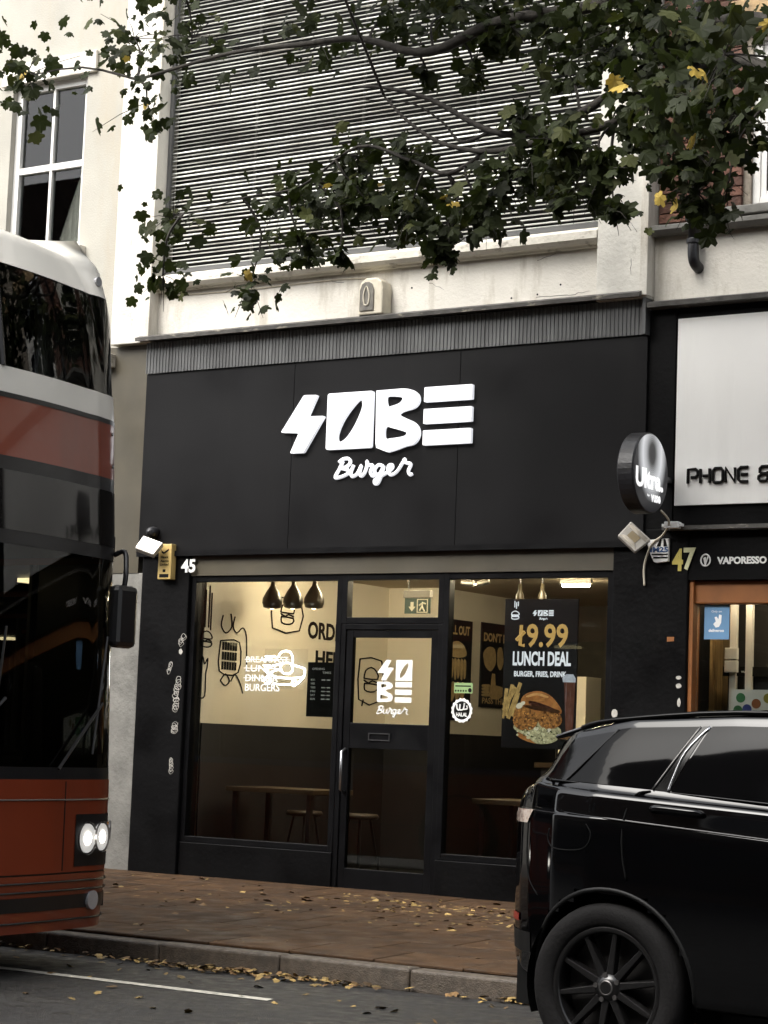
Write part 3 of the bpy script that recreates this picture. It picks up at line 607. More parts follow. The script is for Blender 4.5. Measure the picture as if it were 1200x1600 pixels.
# round projecting sign
s = thing('projecting_sign', 'round black vape sign projecting from the front beside the white panel', 'sign', (-6.6, 13.62, 3.37))
SX, SY, SZ, SR = -6.52, 13.62, 3.37, .292
dsc = MB().lathe([(.001, -.13), (SR-.01, -.13), (SR, -.12), (SR, -.012), (SR-.008, 0), (SR-.012, 0)], (SX, SY, SZ), 'x', 48).build('rim', M_iron, s, smooth=False)
# printed face: dark disc with a pale fan of fine rings (flat print)
mt = bpy.data.materials.new('ring_print'); mt.use_nodes = True; t = mt.node_tree; bb = t.nodes['Principled BSDF']
tc = nn(t, 'ShaderNodeTexCoord'); mpg = nn(t, 'ShaderNodeMapping'); mpg.inputs['Location'].default_value = (0, -.02, -.12); mpg.inputs['Scale'].default_value = (1, 1.25, .85)
t.links.new(tc.outputs['Object'], mpg.inputs['Vector'])
ln = nn(t, 'ShaderNodeVectorMath', operation='LENGTH'); t.links.new(mpg.outputs[0], ln.inputs[0])
cr = nn(t, 'ShaderNodeValToRGB'); e = cr.color_ramp.elements; e[0].position = .03; e[0].color = (.012, .012, .014, 1); e[1].position = .30; e[1].color = (.01, .01, .012, 1)
for ps, cc in ((.06, .015), (.13, .30), (.19, .48), (.235, .28)):
    x = e.new(ps); x.color = (cc, cc*1.02, cc*1.05, 1)
wv = nn(t, 'ShaderNodeMath', operation='SINE'); ws = nn(t, 'ShaderNodeMath', operation='MULTIPLY'); ws.inputs[1].default_value = 520; t.links.new(ln.outputs['Value'], ws.inputs[0]); t.links.new(ws.outputs[0], wv.inputs[0])
wm = nn(t, 'ShaderNodeMapRange'); wm.inputs[1].default_value = -1; wm.inputs[2].default_value = 1; wm.inputs[3].default_value = .72; wm.inputs[4].default_value = 1.1; t.links.new(wv.outputs[0], wm.inputs[0])
t.links.new(ln.outputs['Value'], cr.inputs[0]); vm = nn(t, 'ShaderNodeVectorMath', operation='SCALE'); t.links.new(cr.outputs[0], vm.inputs[0]); t.links.new(wm.outputs[0], vm.inputs['Scale'])
t.links.new(vm.outputs[0], bb.inputs['Base Color']); bb.inputs['Roughness'].default_value = .35; t.links.new(vm.outputs[0], bb.inputs['Emission Color']); bb.inputs['Emission Strength'].default_value = .3
MB().prism(ell(SY, SZ, SR-.012, SR-.012, 48), SX-.004, SX+.001, 'x').build('face', mt, s)
k = MB(); SF = side_fr(SX+.001)
k.glyphs(text('Ultra.', .04), (SY-.245, SY+.205, SZ-.12, SZ+.025), .002, SF); k.glyphs(text('vuse', .03), (SY+.01, SY+.165, SZ-.205, SZ-.15), .002, SF); k.glyphs(text('by', .0), (SY-.05, SY-.015, SZ-.175, SZ-.155), .002, SF)
k.build('lettering', pm('lit_sign_letter', (.8, .8, .8), .4, emit=.25, var=0), s)
MB().box(SX-.10, SX-.04, SY+.25, 14.075, SZ-.02, SZ+.02).build('bracket', M_iron, s)
# motorway shield sign
s = thing('shield_sign', 'white shield sign with blue M25 lettering below the round sign', 'sign', (-6.642, 14.07, 2.76))
shp = [(-6.747, 2.935), (-6.567, 2.945), (-6.567, 2.775), (-6.662, 2.765), (-6.687, 2.775), (-6.722, 2.85)]
MB().prism(shp, 14.045, 14.072, 'y').build('plate', M_vinyl, s, bevel=.004)
k = MB(); k.glyphs(shape([(-6.662, 2.885), (-6.637, 2.94), (-6.622, 2.94), (-6.632, 2.885)]), None, .002, wall_fr(14.045)); k.glyphs(shape([(-6.607, 2.885), (-6.607, 2.94), (-6.592, 2.94), (-6.577, 2.885)]), None, .002, wall_fr(14.045))
k.box(-6.702, -6.572, 14.043, 14.0449, 2.822, 2.832); k.box(-6.687, -6.572, 14.043, 14.0449, 2.798, 2.81); k.build('print', M_ink, s)
k = MB(); k.box(-6.717, -6.697, 14.043, 14.0449, 2.845, 2.88); k.glyphs(text('M25', .04), (-6.692, -6.569, 2.843, 2.882), .002, wall_fr(14.045)); k.build('lettering', pm('blue_ink', (.04, .09, .22), .5), s)
j = thing('junction_box', 'small white junction box on the ledge above number 47', 'box', (-6.5, 14.0, 3.03))
MB().box(-6.555, -6.445, 13.93, 14.0, 3.005, 3.055).build('casing', M_vinyl, j, bevel=.006); MB().box(-6.58, -6.42, 13.95, 13.985, 3.02, 3.04).build('flange', M_vinyl, j)
# stickers and scraps on the pillars
M_scr = pm('sticker_white', (.42, .40, .36), .6, var=.2, scale=60)
def sticker(x, z, w_, h_, yy, label, seed, outline=False):
    r_ = random.Random(seed); k = MB(); fr = wall_fr(yy)
    if outline:
        for q_ in range(max(2, int(h_/.028))):
            cz = z-h_/2+.02+q_*.028; cx = x+r_.uniform(-.014, .014)
            pts_ = [(cx+w_*.42*math.cos(a_)*r_.uniform(.55, 1.1), cz+.026*math.sin(a_)*r_.uniform(.6, 1.2)) for a_ in [6.283*i_/7 for i_ in range(7)]]
            strokes(k, [pts_+pts_[:1], [(cx-w_*.3, cz+r_.uniform(-.012, .012)), (cx-.005, cz+r_.uniform(-.014, .014)), (cx+w_*.1, cz+r_.uniform(-.014, .014)), (cx+w_*.33, cz+r_.uniform(-.012, .012))]], r_.uniform(.0016, .003), fr, k=3, n=4)
    else:
        n_ = 9; k.glyphs(shape([(x+w_/2*math.cos(t_)*r_.uniform(.8, 1.05), z+h_/2*math.sin(t_)*r_.uniform(.8, 1.05)) for t_ in [6.283*i/n_ for i in range(n_)]]), None, .003, fr)
    return tag(k.build('sticker', M_scr, None), label, 'sticker', 'white graffiti stickers on the pillars')
sticker(-11.03, 2.18, .075, .11, 14.06, 'round white graffiti sticker on left pillar, topmost there', 1, True)
sticker(-11.04, 2.08, .04, .05, 14.06, 'tiny white scrap just under the topmost graffiti on left pillar', 2)
sticker(-11.15, 1.95, .05, .11, 14.06, 'narrow white graffiti standing left of the others on left pillar', 3, True)
sticker(-11.06, 1.72, .085, .30, 14.06, 'tallest white graffiti column on left pillar', 4, True)
sticker(-11.07, 1.45, .09, .11, 14.06, 'squat white graffiti below the tallest column on left pillar', 5, True)
sticker(-11.09, 1.12, .06, .12, 14.06, 'lowest white graffiti oval on left pillar', 6, True)
sticker(-6.985, 1.66, .06, .07, 14.075, 'white paper scrap on right pillar just above the car roof', 7)
sticker(-6.475, 1.93, .05, .03, 14.075, 'upper small white tag beside the orange door jamb', 8)
sticker(-6.475, 1.87, .05, .04, 14.075, 'larger small white tag below another beside the orange jamb', 9)
sticker(-6.47, 1.75, .03, .07, 14.075, 'narrow pale blue-white scrap low beside the orange jamb', 10)
tag(MB().glyphs(shape([(-6.575, 2.225), (-6.52, 2.225), (-6.52, 2.195), (-6.575, 2.19)]), None, .003, wall_fr(14.075)).build('sticker', M_orange), 'small orange rectangle sticker on the right pillar', 'sticker')

# ------------------------------------------------------------------ things inside the shop window
ne = thing('neon_sign', 'white neon burger with speed lines glowing in the left window', 'neon sign', (-10.05, 14.22, 1.8))
k = MB(); strokes(k, [N1, N2, N3, N4, N5, N9, N10], .0065, wall_fr(14.22), k=4); strokes(k, [N6, N7, N8], .0065, wall_fr(14.22)); k.build('tube', M_neon, ne, smooth=True)
MB().box(-10.30, -9.87, 14.245, 14.25, 1.79, 2.12).build('backing', glass('acrylic', (.97, .97, .97), 1.2), ne)
nl = bpy.data.lights.new('neon_glow', 'POINT'); nl.energy = 3; nl.shadow_soft_size = .15; nl.color = (1, .97, .92); no = bpy.data.objects.new('neon_glow', nl); col.objects.link(no); no.parent = ne; no.location = (0, -.02, .15)
# opening times board
ot = thing('opening_times_board', 'black opening times board in the left window beside the door', 'board', (-9.64, 14.2, 1.58))
MB().box(-9.81, -9.50, 14.17, 14.185, 1.57, 2.01).build('panel', M_ink, ot)
k = MB(); OF = wall_fr(14.17); k.glyphs(text('OPENING', .01), (-9.765, -9.645, 1.948, 1.965), .001, OF); k.glyphs(text('TIMES', .01), (-9.665, -9.58, 1.918, 1.935), .001, OF)
for i, d_ in enumerate(('MON -', 'WED', 'THURS', 'FRI', 'SAT', 'SUN')):
    zz = 1.86-i*.031; k.glyphs(text(d_, .01), (-9.775, -9.73 if i != 1 else -9.735, zz, zz+.016), .001, OF)
    if i != 1: k.box(-9.67, -9.635, 14.169, 14.1699, zz+.003, zz+.012); k.box(-9.615, -9.585, 14.169, 14.1699, zz+.003, zz+.012); k.box(-9.632, -9.618, 14.169, 14.1699, zz+.006, zz+.009)
k.build('print', M_vinyl, ot)
# pendant lamps
def pendant(x, yy, z0, label, kind, grp):
    p = thing('pendant_lamp', label, 'lamp', (x, yy, z0), grp)
    MB().cyl((x, yy, z0+.2), (x, yy, 2.87), .006, 6).build('cord', M_iron, p)
    if kind == 0: pr_ = [(.035, 0), (.075, .01), (.088, .05), (.085, .09), (.055, .15), (.022, .20), (.014, .25), (.001, .25)]
    else: pr_ = [(.12, 0), (.115, .012), (.06, .05), (.035, .07), (.032, .11), (.018, .13), (.015, .2), (.001, .2)]
    MB().lathe(pr_, (x, yy, z0), 'z', 20).build('shade', pm('dark_shade', (.035, .028, .016), .35), p, smooth=True)
    MB().lathe([(.001, -.03), (.02, -.02), (.025, 0), (.02, .02), (.001, .03)], (x, yy, z0+.02), 'z', 12).build('bulb', pm('warm_bulb', (.9, .7, .4), .3, emit=3, ecol=(1, .7, .35), var=0), p, smooth=True)
gp = 'pendant lamps hanging in the shop'
pendant(-10.72, 14.9, 2.50, 'bottle-shaped dark pendant lamp, left of three in the left window', 0, gp)
pendant(-10.50, 14.9, 2.50, 'bottle-shaped dark pendant lamp, middle of three in the left window', 0, gp)
pendant(-10.28, 14.9, 2.50, 'bottle-shaped dark pendant lamp, right of three in the left window', 0, gp)
pendant(-8.60, 15.5, 2.55, 'flat dark pendant lamp above the left side of the lunch poster', 1, gp)
pendant(-8.39, 15.5, 2.55, 'flat dark pendant lamp above the middle of the lunch poster', 1, gp)
e = thing('exit_sign', 'hanging emergency exit sign seen through the pane over the door', 'sign', (-9.6, 15.5, 2.5))
MB().box(-9.745, -9.47, 15.48, 15.53, 2.635, 2.70).build('housing', pm('grey_plastic', (.16, .15, .13), .5), e, bevel=.006)
MB().box(-9.735, -9.48, 15.495, 15.51, 2.50, 2.634).build('panel', pm('dull_green', (.035, .06, .05), .4), e)
k = MB(); EF = wall_fr(15.495); k.glyphs(shape([(-9.675, 2.60), (-9.675, 2.56), (-9.695, 2.56), (-9.66, 2.52), (-9.625, 2.56), (-9.645, 2.56), (-9.645, 2.60)]), None, .001, EF)
strokes(k, [[(-9.55, 2.60), (-9.555, 2.565), (-9.53, 2.52)], [(-9.555, 2.565), (-9.58, 2.525)], [(-9.52, 2.585), (-9.55, 2.59), (-9.585, 2.57)]], .007, EF, k=2); k.frame(-9.61, -9.50, 2.508, 2.626, 15.493, 15.4949, .008); k.build('pictogram', M_offwhite, e)
MB().tube(smooth_path([(-9.70, 15.5, 2.70), (-9.705, 15.5, 2.76), (-9.73, 15.5, 2.87)], 3), .005, 6).build('cable', M_iron, e)
def spot(x, label, lit):
    p = thing('track_spotlight', label, 'spotlight', (x, 15.5, 2.87), 'track spotlights on the shop ceiling')
    MB().cyl((x, 15.5, 2.78), (x, 15.5, 2.87), .008, 8).build('stem', M_iron, p)
    s_ = -1 if not lit else 1
    MB().tube([(x+.05, 15.5, 2.775), (x-.05, 15.46, 2.745)] if lit else [(x+.05, 15.5, 2.755), (x-.06, 15.48, 2.765)], .026, 12).build('head', pm('grey_metal', (.2, .19, .17), .35, metal=.6), p)
    if lit: MB().lathe([(.001, 0), (.022, 0)], (0, 0, 0), 'z', 12).add([], []).build('lens', pm('lit_lens', (1, .9, .7), .3, emit=20, ecol=(1, .85, .6), var=0), p).location = Vector((x-.052, 15.459, 2.744))-ORG[p.name]
spot(-9.10, 'grey track spotlight, left of two by the shop ceiling', False); spot(-8.95, 'grey track spotlight pointing down, right of two by the ceiling', True)
tl = [(-10.3, 15.3), (-9.2, 14.85), (-8.58, 16.47), (-8.1, 15.3), (-9.3, 15.55)]  # short tube is in view; the others are added, hidden, for room light
for i, (x, yy) in enumerate(tl):
    p = thing('tube_light', ('unseen ceiling tube added to light the left window table', 'unseen ceiling tube added to light the space inside the shop door', 'short lit ceiling tube light seen above right of the lunch poster', 'unseen ceiling tube added to light the right window table', 'unseen ceiling tube added to light the middle of the shop')[i], 'light', (x, yy, 2.87), 'tube lights on the shop ceiling')
    hl_ = .13 if i == 2 else .4; MB().box(x-hl_-.02, x+hl_+.02, yy-.02, yy+.02, 2.83, 2.868).build('batten', M_upvc, p); MB().cyl((x-hl_, yy, 2.815), (x+hl_, yy, 2.815), .013, 10).build('tube', M_tube, p)
# window stickers and posters
h = thing('halal_sticker', 'round scalloped white halal sticker low in the right window', 'sticker', (-8.33, 14.13, 1.55))
scal = [( -8.325+(.098 if i % 2 else .088)*math.cos(i*math.pi/16), 1.652+(.098 if i % 2 else .088)*math.sin(i*math.pi/16)) for i in range(32)]
MB().glyphs(shape(sm2(scal, 2), ell(-8.325, 1.652, .072, .072, 24)), None, .002, wall_fr(14.137)).build('ring', M_vinyl, h)
MB().glyphs(shape(ell(-8.325, 1.652, .071, .071, 24)), None, .001, wall_fr(14.137)).build('disc', M_ink, h)
k = MB(); strokes(k, [[(-8.37, 1.70), (-8.365, 1.665), (-8.345, 1.655), (-8.34, 1.70)], [(-8.34, 1.655), (-8.31, 1.66), (-8.30, 1.71)], [(-8.31, 1.66), (-8.275, 1.665), (-8.28, 1.69)]], .006, wall_fr(14.135), k=3); k.glyphs(text('HALAL', .03), (-8.375, -8.275, 1.605, 1.635), .001, wall_fr(14.1355)); k.build('lettering', M_vinyl, h)
r_ = thing('rating_sticker', 'small green hygiene rating sticker above the halal sticker', 'sticker', (-8.32, 14.13, 1.79))
MB().box(-8.40, -8.235, 14.135, 14.137, 1.785, 1.865).build('card', pm('pale_green', (.22, .33, .14), .5), r_); k = MB()
for i in range(5): k.glyphs(shape(ell(-8.385+i*.023, 1.803, .008, .008, 8)), None, .001, wall_fr(14.135))
k.glyphs(shape(ell(-8.258, 1.808, .016, .018, 12)), None, .001, wall_fr(14.135)); k.box(-8.39, -8.25, 14.134, 14.1349, 1.835, 1.845); k.build('print', M_ink, r_)
# lunch poster
lp = thing('lunch_poster', 'tall black lunch deal poster with burger picture in the right window', 'poster', (-7.66, 14.18, 1.38))
MB().box(-7.985, -7.355, 14.165, 14.18, 1.38, 2.515).build('panel', pm('poster_black', (.010, .009, .013), .45), lp)
F1 = wall_fr(14.165); k = MB()
logo(k, F1, -7.745, 2.385, .088, False, d=.001); script(k, F1, -7.685, 2.352, .07, .0015)
strokes(k, bur(-7.895, 2.39, .032)+[[(-7.90, 2.45), (-7.90, 2.50)], [(-7.885, 2.44), (-7.885, 2.49)], [(-7.87, 2.46), (-7.87, 2.495)]], .004, F1)
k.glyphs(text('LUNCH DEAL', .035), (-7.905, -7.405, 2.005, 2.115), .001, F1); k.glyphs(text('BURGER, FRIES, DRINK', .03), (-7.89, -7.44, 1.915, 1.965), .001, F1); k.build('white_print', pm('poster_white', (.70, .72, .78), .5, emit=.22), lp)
k = MB(); k.glyphs(text('9.99', .022), (-7.79, -7.435, 2.145, 2.325), .001, F1); strokes(k, [[(-7.835, 2.315), (-7.842, 2.16), (-7.805, 2.16)], [(-7.875, 2.20), (-7.805, 2.265)]], .014, wall_fr(14.168), k=1); k.build('price_print', M_gold, lp)
ly = [.0]
def food(name, poly, m_, k_=3):
    ly[0] += .0006; return MB().glyphs(shape(sm2(poly, k_) if k_ > 1 else poly), None, .0005, wall_fr(14.165-ly[0])).build(name, m_, lp)
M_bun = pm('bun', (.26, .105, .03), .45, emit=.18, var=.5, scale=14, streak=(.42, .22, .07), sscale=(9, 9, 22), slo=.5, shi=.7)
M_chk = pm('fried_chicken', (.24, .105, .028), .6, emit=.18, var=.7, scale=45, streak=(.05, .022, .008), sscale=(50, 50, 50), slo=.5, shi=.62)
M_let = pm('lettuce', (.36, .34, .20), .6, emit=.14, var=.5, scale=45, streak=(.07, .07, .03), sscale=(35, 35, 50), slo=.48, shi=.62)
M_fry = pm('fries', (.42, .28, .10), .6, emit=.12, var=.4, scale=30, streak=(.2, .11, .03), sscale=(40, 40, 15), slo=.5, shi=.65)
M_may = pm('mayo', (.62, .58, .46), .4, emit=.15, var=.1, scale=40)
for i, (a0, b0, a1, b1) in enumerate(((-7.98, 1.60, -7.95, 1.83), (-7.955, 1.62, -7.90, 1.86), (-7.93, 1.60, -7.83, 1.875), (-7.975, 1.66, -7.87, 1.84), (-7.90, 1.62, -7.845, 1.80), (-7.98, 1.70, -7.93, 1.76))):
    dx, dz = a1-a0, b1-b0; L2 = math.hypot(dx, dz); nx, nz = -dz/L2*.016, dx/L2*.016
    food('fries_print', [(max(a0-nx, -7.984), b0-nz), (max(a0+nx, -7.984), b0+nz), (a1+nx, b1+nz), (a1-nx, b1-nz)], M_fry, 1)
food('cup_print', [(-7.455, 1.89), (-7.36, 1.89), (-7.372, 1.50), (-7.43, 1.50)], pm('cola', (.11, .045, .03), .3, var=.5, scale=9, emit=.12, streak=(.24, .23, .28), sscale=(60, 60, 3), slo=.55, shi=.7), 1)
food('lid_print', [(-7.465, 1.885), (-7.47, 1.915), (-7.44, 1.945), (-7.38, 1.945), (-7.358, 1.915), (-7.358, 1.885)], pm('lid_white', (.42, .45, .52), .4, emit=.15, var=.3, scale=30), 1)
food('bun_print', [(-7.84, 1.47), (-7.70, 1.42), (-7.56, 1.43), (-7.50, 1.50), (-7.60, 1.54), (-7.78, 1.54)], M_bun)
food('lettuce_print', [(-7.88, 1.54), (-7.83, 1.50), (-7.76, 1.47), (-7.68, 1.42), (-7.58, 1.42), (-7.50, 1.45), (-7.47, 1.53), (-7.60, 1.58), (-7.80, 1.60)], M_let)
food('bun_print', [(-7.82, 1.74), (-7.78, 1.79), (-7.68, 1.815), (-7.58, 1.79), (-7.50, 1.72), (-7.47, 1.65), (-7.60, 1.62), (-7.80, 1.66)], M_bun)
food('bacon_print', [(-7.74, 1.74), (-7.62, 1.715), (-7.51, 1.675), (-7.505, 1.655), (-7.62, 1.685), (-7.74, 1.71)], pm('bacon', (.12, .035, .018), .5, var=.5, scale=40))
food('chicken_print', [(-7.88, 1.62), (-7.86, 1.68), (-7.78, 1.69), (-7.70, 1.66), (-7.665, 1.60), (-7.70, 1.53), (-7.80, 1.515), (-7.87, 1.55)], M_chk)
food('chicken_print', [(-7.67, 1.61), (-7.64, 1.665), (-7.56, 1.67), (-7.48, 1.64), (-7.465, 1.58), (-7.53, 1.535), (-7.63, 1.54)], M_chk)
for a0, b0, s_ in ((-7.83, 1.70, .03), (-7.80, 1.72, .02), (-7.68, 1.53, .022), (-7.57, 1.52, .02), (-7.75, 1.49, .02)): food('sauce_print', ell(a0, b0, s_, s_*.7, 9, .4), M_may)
rf_ = random.Random(8)
def bits(name, m_, n_, x0, x1, z0, z1, s0, s1, test):
    k_ = MB(); c_ = 0
    while c_ < n_:
        cx, cz = rf_.uniform(x0, x1), rf_.uniform(z0, z1)
        if not test(cx, cz): continue
        ly[0] += .00002; a_ = rf_.uniform(s0, s1); pz_ = [(cx+a_*math.cos(t_)*rf_.uniform(.6, 1.2), cz+a_*.8*math.sin(t_)*rf_.uniform(.6, 1.2)) for t_ in [6.283*i_/7 for i_ in range(7)]]
        k_.prism(pz_, 14.165-ly[0]-.0007, 14.165-ly[0]-.0006, 'y'); c_ += 1
    o_ = k_.build(name, m_, lp); o_['kind'] = 'stuff'
inch = lambda x, z: ((x+7.775)/.105)**2+((z-1.60)/.085)**2 < 1 or ((x+7.565)/.10)**2+((z-1.605)/.066)**2 < 1
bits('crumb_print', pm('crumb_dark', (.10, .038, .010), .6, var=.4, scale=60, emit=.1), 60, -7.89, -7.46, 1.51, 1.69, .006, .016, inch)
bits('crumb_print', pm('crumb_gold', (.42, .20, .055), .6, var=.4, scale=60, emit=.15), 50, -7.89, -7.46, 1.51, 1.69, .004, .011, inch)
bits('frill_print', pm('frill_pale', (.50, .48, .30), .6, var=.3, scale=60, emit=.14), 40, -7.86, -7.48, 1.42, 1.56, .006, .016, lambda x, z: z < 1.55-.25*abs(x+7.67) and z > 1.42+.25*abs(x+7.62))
bits('frill_print', pm('frill_dark', (.06, .07, .02), .6, var=.3, scale=60), 26, -7.86, -7.48, 1.43, 1.56, .004, .010, lambda x, z: z < 1.55-.25*abs(x+7.67) and z > 1.43+.25*abs(x+7.62))
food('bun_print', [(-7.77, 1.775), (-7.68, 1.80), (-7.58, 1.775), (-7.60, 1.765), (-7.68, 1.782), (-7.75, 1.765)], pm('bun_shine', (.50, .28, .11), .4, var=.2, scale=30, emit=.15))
food('bun_print', [(-7.80, 1.70), (-7.70, 1.672), (-7.58, 1.66), (-7.49, 1.65), (-7.49, 1.675), (-7.60, 1.69), (-7.72, 1.705)], pm('bun_dark', (.10, .035, .010), .5, var=.3, scale=30))
# posters on the far wall
def wall_poster(y0, y1, z0, z1, label):
    p = thing('wall_poster', label, 'poster', (-10.38, (y0+y1)/2, z0), 'black posters on the inner wall'); MB().box(-10.389, -10.375, y0, y1, z0, z1).build('panel', MATS['poster_black'], p); return p
PF2 = side_fr(-10.375)
p = wall_poster(17.14+.07, 17.77, 1.62, 2.585, 'black poster with dripping burger on the inner wall, left of two'); k = MB(); k.glyphs(text('CHILL OUT', .03), (17.22, 17.72, 2.44, 2.53), .001, PF2)
k.glyphs(shape(sm2([(17.33, 2.25), (17.38, 2.35), (17.50, 2.38), (17.62, 2.34), (17.67, 2.25), (17.5, 2.22)])), None, .001, PF2)
for i in range(6): k.glyphs(shape(sm2([(17.32+i*.06, 2.20), (17.37+i*.06, 2.19), (17.365+i*.06, 2.02+.03*(i % 2)), (17.33+i*.06, 2.03)])), None, .001, PF2)
for i in range(4): k.glyphs(shape(sm2([(17.32+i*.09, 1.98), (17.40+i*.09, 1.96), (17.38+i*.09, 1.86), (17.33+i*.08, 1.80)])), None, .001, PF2)
k.build('print', M_tan, p)
p = wall_poster(17.955, 18.55, 1.765, 2.595, 'black poster with pouring hands on the inner wall, partly behind the lunch poster'); k = MB()
k.glyphs(text("DON'T BE", .035), (18.0, 18.5, 2.41, 2.50), .001, PF2); k.glyphs(text('PASS THE F', .02), (18.0, 18.52, 1.80, 1.86), .001, PF2)
k.glyphs(shape(sm2([(18.0, 2.30), (18.10, 2.36), (18.22, 2.34), (18.25, 2.22), (18.20, 2.15), (18.14, 2.12), (18.05, 2.16), (18.01, 2.22)])), None, .001, PF2)
k.glyphs(shape(sm2([(18.28, 2.34), (18.36, 2.36), (18.40, 2.22), (18.34, 2.14), (18.28, 2.20)])), None, .001, PF2); k.glyphs(shape([(18.18, 2.10), (18.24, 2.10), (18.26, 1.98), (18.16, 1.98)]), None, .001, PF2)
for i in range(4): k.glyphs(shape(sm2([(18.0, 1.985-i*.03), (18.14, 1.99-i*.03), (18.14, 1.965-i*.03), (18.0, 1.962-i*.03)])), None, .001, PF2)
k.glyphs(shape(sm2([(18.15, 1.98), (18.40, 1.97), (18.42, 1.90), (18.30, 1.85), (18.15, 1.87)])), None, .001, PF2); k.build('print', M_tan, p)
# tables and chairs, dark, behind the lower glass
def table(x, yy, label):
    t_ = thing('cafe_table', label, 'table', (x, yy, .2), 'cafe tables inside the shop'); MB().box(x-.45, x+.45, yy-.3, yy+.3, .93, .97).build('table_top', pm('table_wood', (.07, .045, .024), .4, var=.3, scale=4), t_, bevel=.004)
    for sx in (-1, 1):
        for sy in (-1, 1): MB().box(x+sx*.38-.02, x+sx*.38+.02, yy+sy*.24-.02, yy+sy*.24+.02, .2, .93).build('leg', M_iron, t_)
table(-10.35, 14.75, 'dark cafe table behind the left shop window'); table(-8.0, 14.85, 'dark cafe table behind the right shop window')
def stool(x, yy, label):
    t_ = thing('bar_stool', label, 'stool', (x, yy, .2), 'bar stools inside the shop'); MB().lathe([(.001, .72), (.15, .72), (.165, .74), (.15, .765), (.001, .77)], (x, yy, 0), 'z', 20).build('seat', M_plast0, t_, smooth=True)
    for k_ in range(4):
        a_ = k_*math.pi/2+.6; MB().tube([(x+.09*math.cos(a_), yy+.09*math.sin(a_), .72), (x+.19*math.cos(a_), yy+.19*math.sin(a_), .2)], .011, 6).build('leg', M_iron, t_)
M_plast0 = pm('stool_vinyl', (.03, .02, .014), .45)
stool(-10.6, 15.35, 'dark bar stool behind the left window table, left one'); stool(-10.05, 15.4, 'dark bar stool behind the left window table, right one'); stool(-8.2, 15.5, 'dark bar stool behind the right window table')
ct = thing('service_counter', 'dark service counter at the back of the shop', 'counter', (-8.6, 18.3, .2)); MB().box(-9.7, -7.3, 18.0, 18.6, .2, 1.2).build('front', M_dado, ct); MB().box(-9.75, -7.25, 17.95, 18.62, 1.2, 1.25).build('top', MATS['table_wood'], ct, bevel=.006)
# ---- phone-shop window things
d = thing('delivery_sticker', 'blue delivery service sticker in the vape shop window', 'sticker', (-6.27, 14.17, 2.21))
MB().box(-6.325, -6.13, 14.166, 14.169, 2.215, 2.465).build('card', pm('soft_blue', (.12, .25, .42), .5), d)
k = MB(); VF = wall_fr(14.166); k.glyphs(text('Only on', .0), (-6.27, -6.19, 2.405, 2.425), .001, VF); k.glyphs(text('deliveroo', .03), (-6.29, -6.17, 2.268, 2.29), .001, VF)
k.glyphs(shape([(-6.255, 2.325), (-6.235, 2.345), (-6.245, 2.375), (-6.23, 2.38), (-6.215, 2.36), (-6.21, 2.395), (-6.19, 2.39), (-6.193, 2.335), (-6.21, 2.305), (-6.235, 2.30)]), None, .001, VF); k.build('print', M_vinyl, d)
v = thing('vape_display', 'black vape display stand with a lettered header in the right window', 'display stand', (-6.1, 14.7, .2))
MB().box(-6.37, -5.6, 14.62, 14.66, 1.97, 2.04).build('header', M_ink, v); MB().box(-6.35, -5.6, 14.67, 15.0, .2, 1.97).build('cabinet', M_dado, v)
k = MB(); k.glyphs(text('Ultra', .02), (-6.33, -6.25, 1.995, 2.018), .001, wall_fr(14.62)); k.glyphs(text('vuse', .01), (-6.225, -6.16, 1.995, 2.01), .001, wall_fr(14.62)); k.build('lettering', M_vinyl, v)
v = thing('flavour_card', 'pale card with coloured round labels in the vape shop window', 'card', (-6.0, 14.3, 1.6))
MB().box(-6.14, -5.6, 14.26, 14.275, 1.58, 1.86).build('card', M_upvc, v)
for i, (cx, cz, cc) in enumerate(((-6.07, 1.80, (.05, .2, .08)), (-6.02, 1.72, (.05, .07, .3)), (-5.95, 1.76, (.3, .1, .03)), (-6.09, 1.71, (.04, .16, .06)), (-5.86, 1.80, (.3, .25, .04)))):
    MB().prism(ell(cx, cz, .035, .035, 20), 14.256, 14.26, 'y').build('label_disc', pm('disc%d' % i, cc, .4), v)

import numpy as np
# ------------------------------------------------------------------ maple tree (trunk just right of the frame, crown across the top)
TX, TY = -4.15, 10.9
T = thing('maple_tree', 'maple street tree whose leafy branches hang across the top of the picture', 'tree', (TX, TY, pz(TY)))
M_bark = pm('bark', (.020, .017, .013), .9, var=.4, scale=8, bump=.9, bscale=30, streak=(.04, .035, .028), sscale=(14, 14, 2), slo=.5, shi=.7)
def leafmat(name, c, tr, rn):
    mt = pm(name, c, .55, var=.3, scale=3, rnd=rn, island=True, spec=.12); t = mt.node_tree; b = t.nodes['Principled BSDF']; o = t.nodes['Material Output']
    tl_ = nn(t, 'ShaderNodeBsdfTranslucent'); tl_.inputs[0].default_value = (*tr, 1); mx = nn(t, 'ShaderNodeMixShader'); mx.inputs[0].default_value = .25
    t.links.new(b.outputs[0], mx.inputs[1]); t.links.new(tl_.outputs[0], mx.inputs[2]); t.links.new(mx.outputs[0], o.inputs[0]); return mt
M_leaf = leafmat('maple_leaf_green', (.017, .022, .0075), (.03, .042, .008), .6)
M_leafo = leafmat('maple_leaf_olive', (.038, .042, .014), (.05, .06, .012), .5)
M_leafy = leafmat('maple_leaf_yellow', (.36, .26, .06), (.3, .22, .04), .35)
rnd = random.Random(11)
trunk = MB().tube(smooth_path([(TX, TY, .1), (TX+.03, TY, 1.5), (TX-.02, TY+.05, 3), (TX+.05, TY+.02, 4.6), (TX-.05, TY, 6.2), (TX+.15, TY-.1, 8), (TX+.1, TY+.1, 9.6)], 4), [.24-.17*i/24 for i in range(25)], 14).build('trunk', M_bark, T, smooth=True)
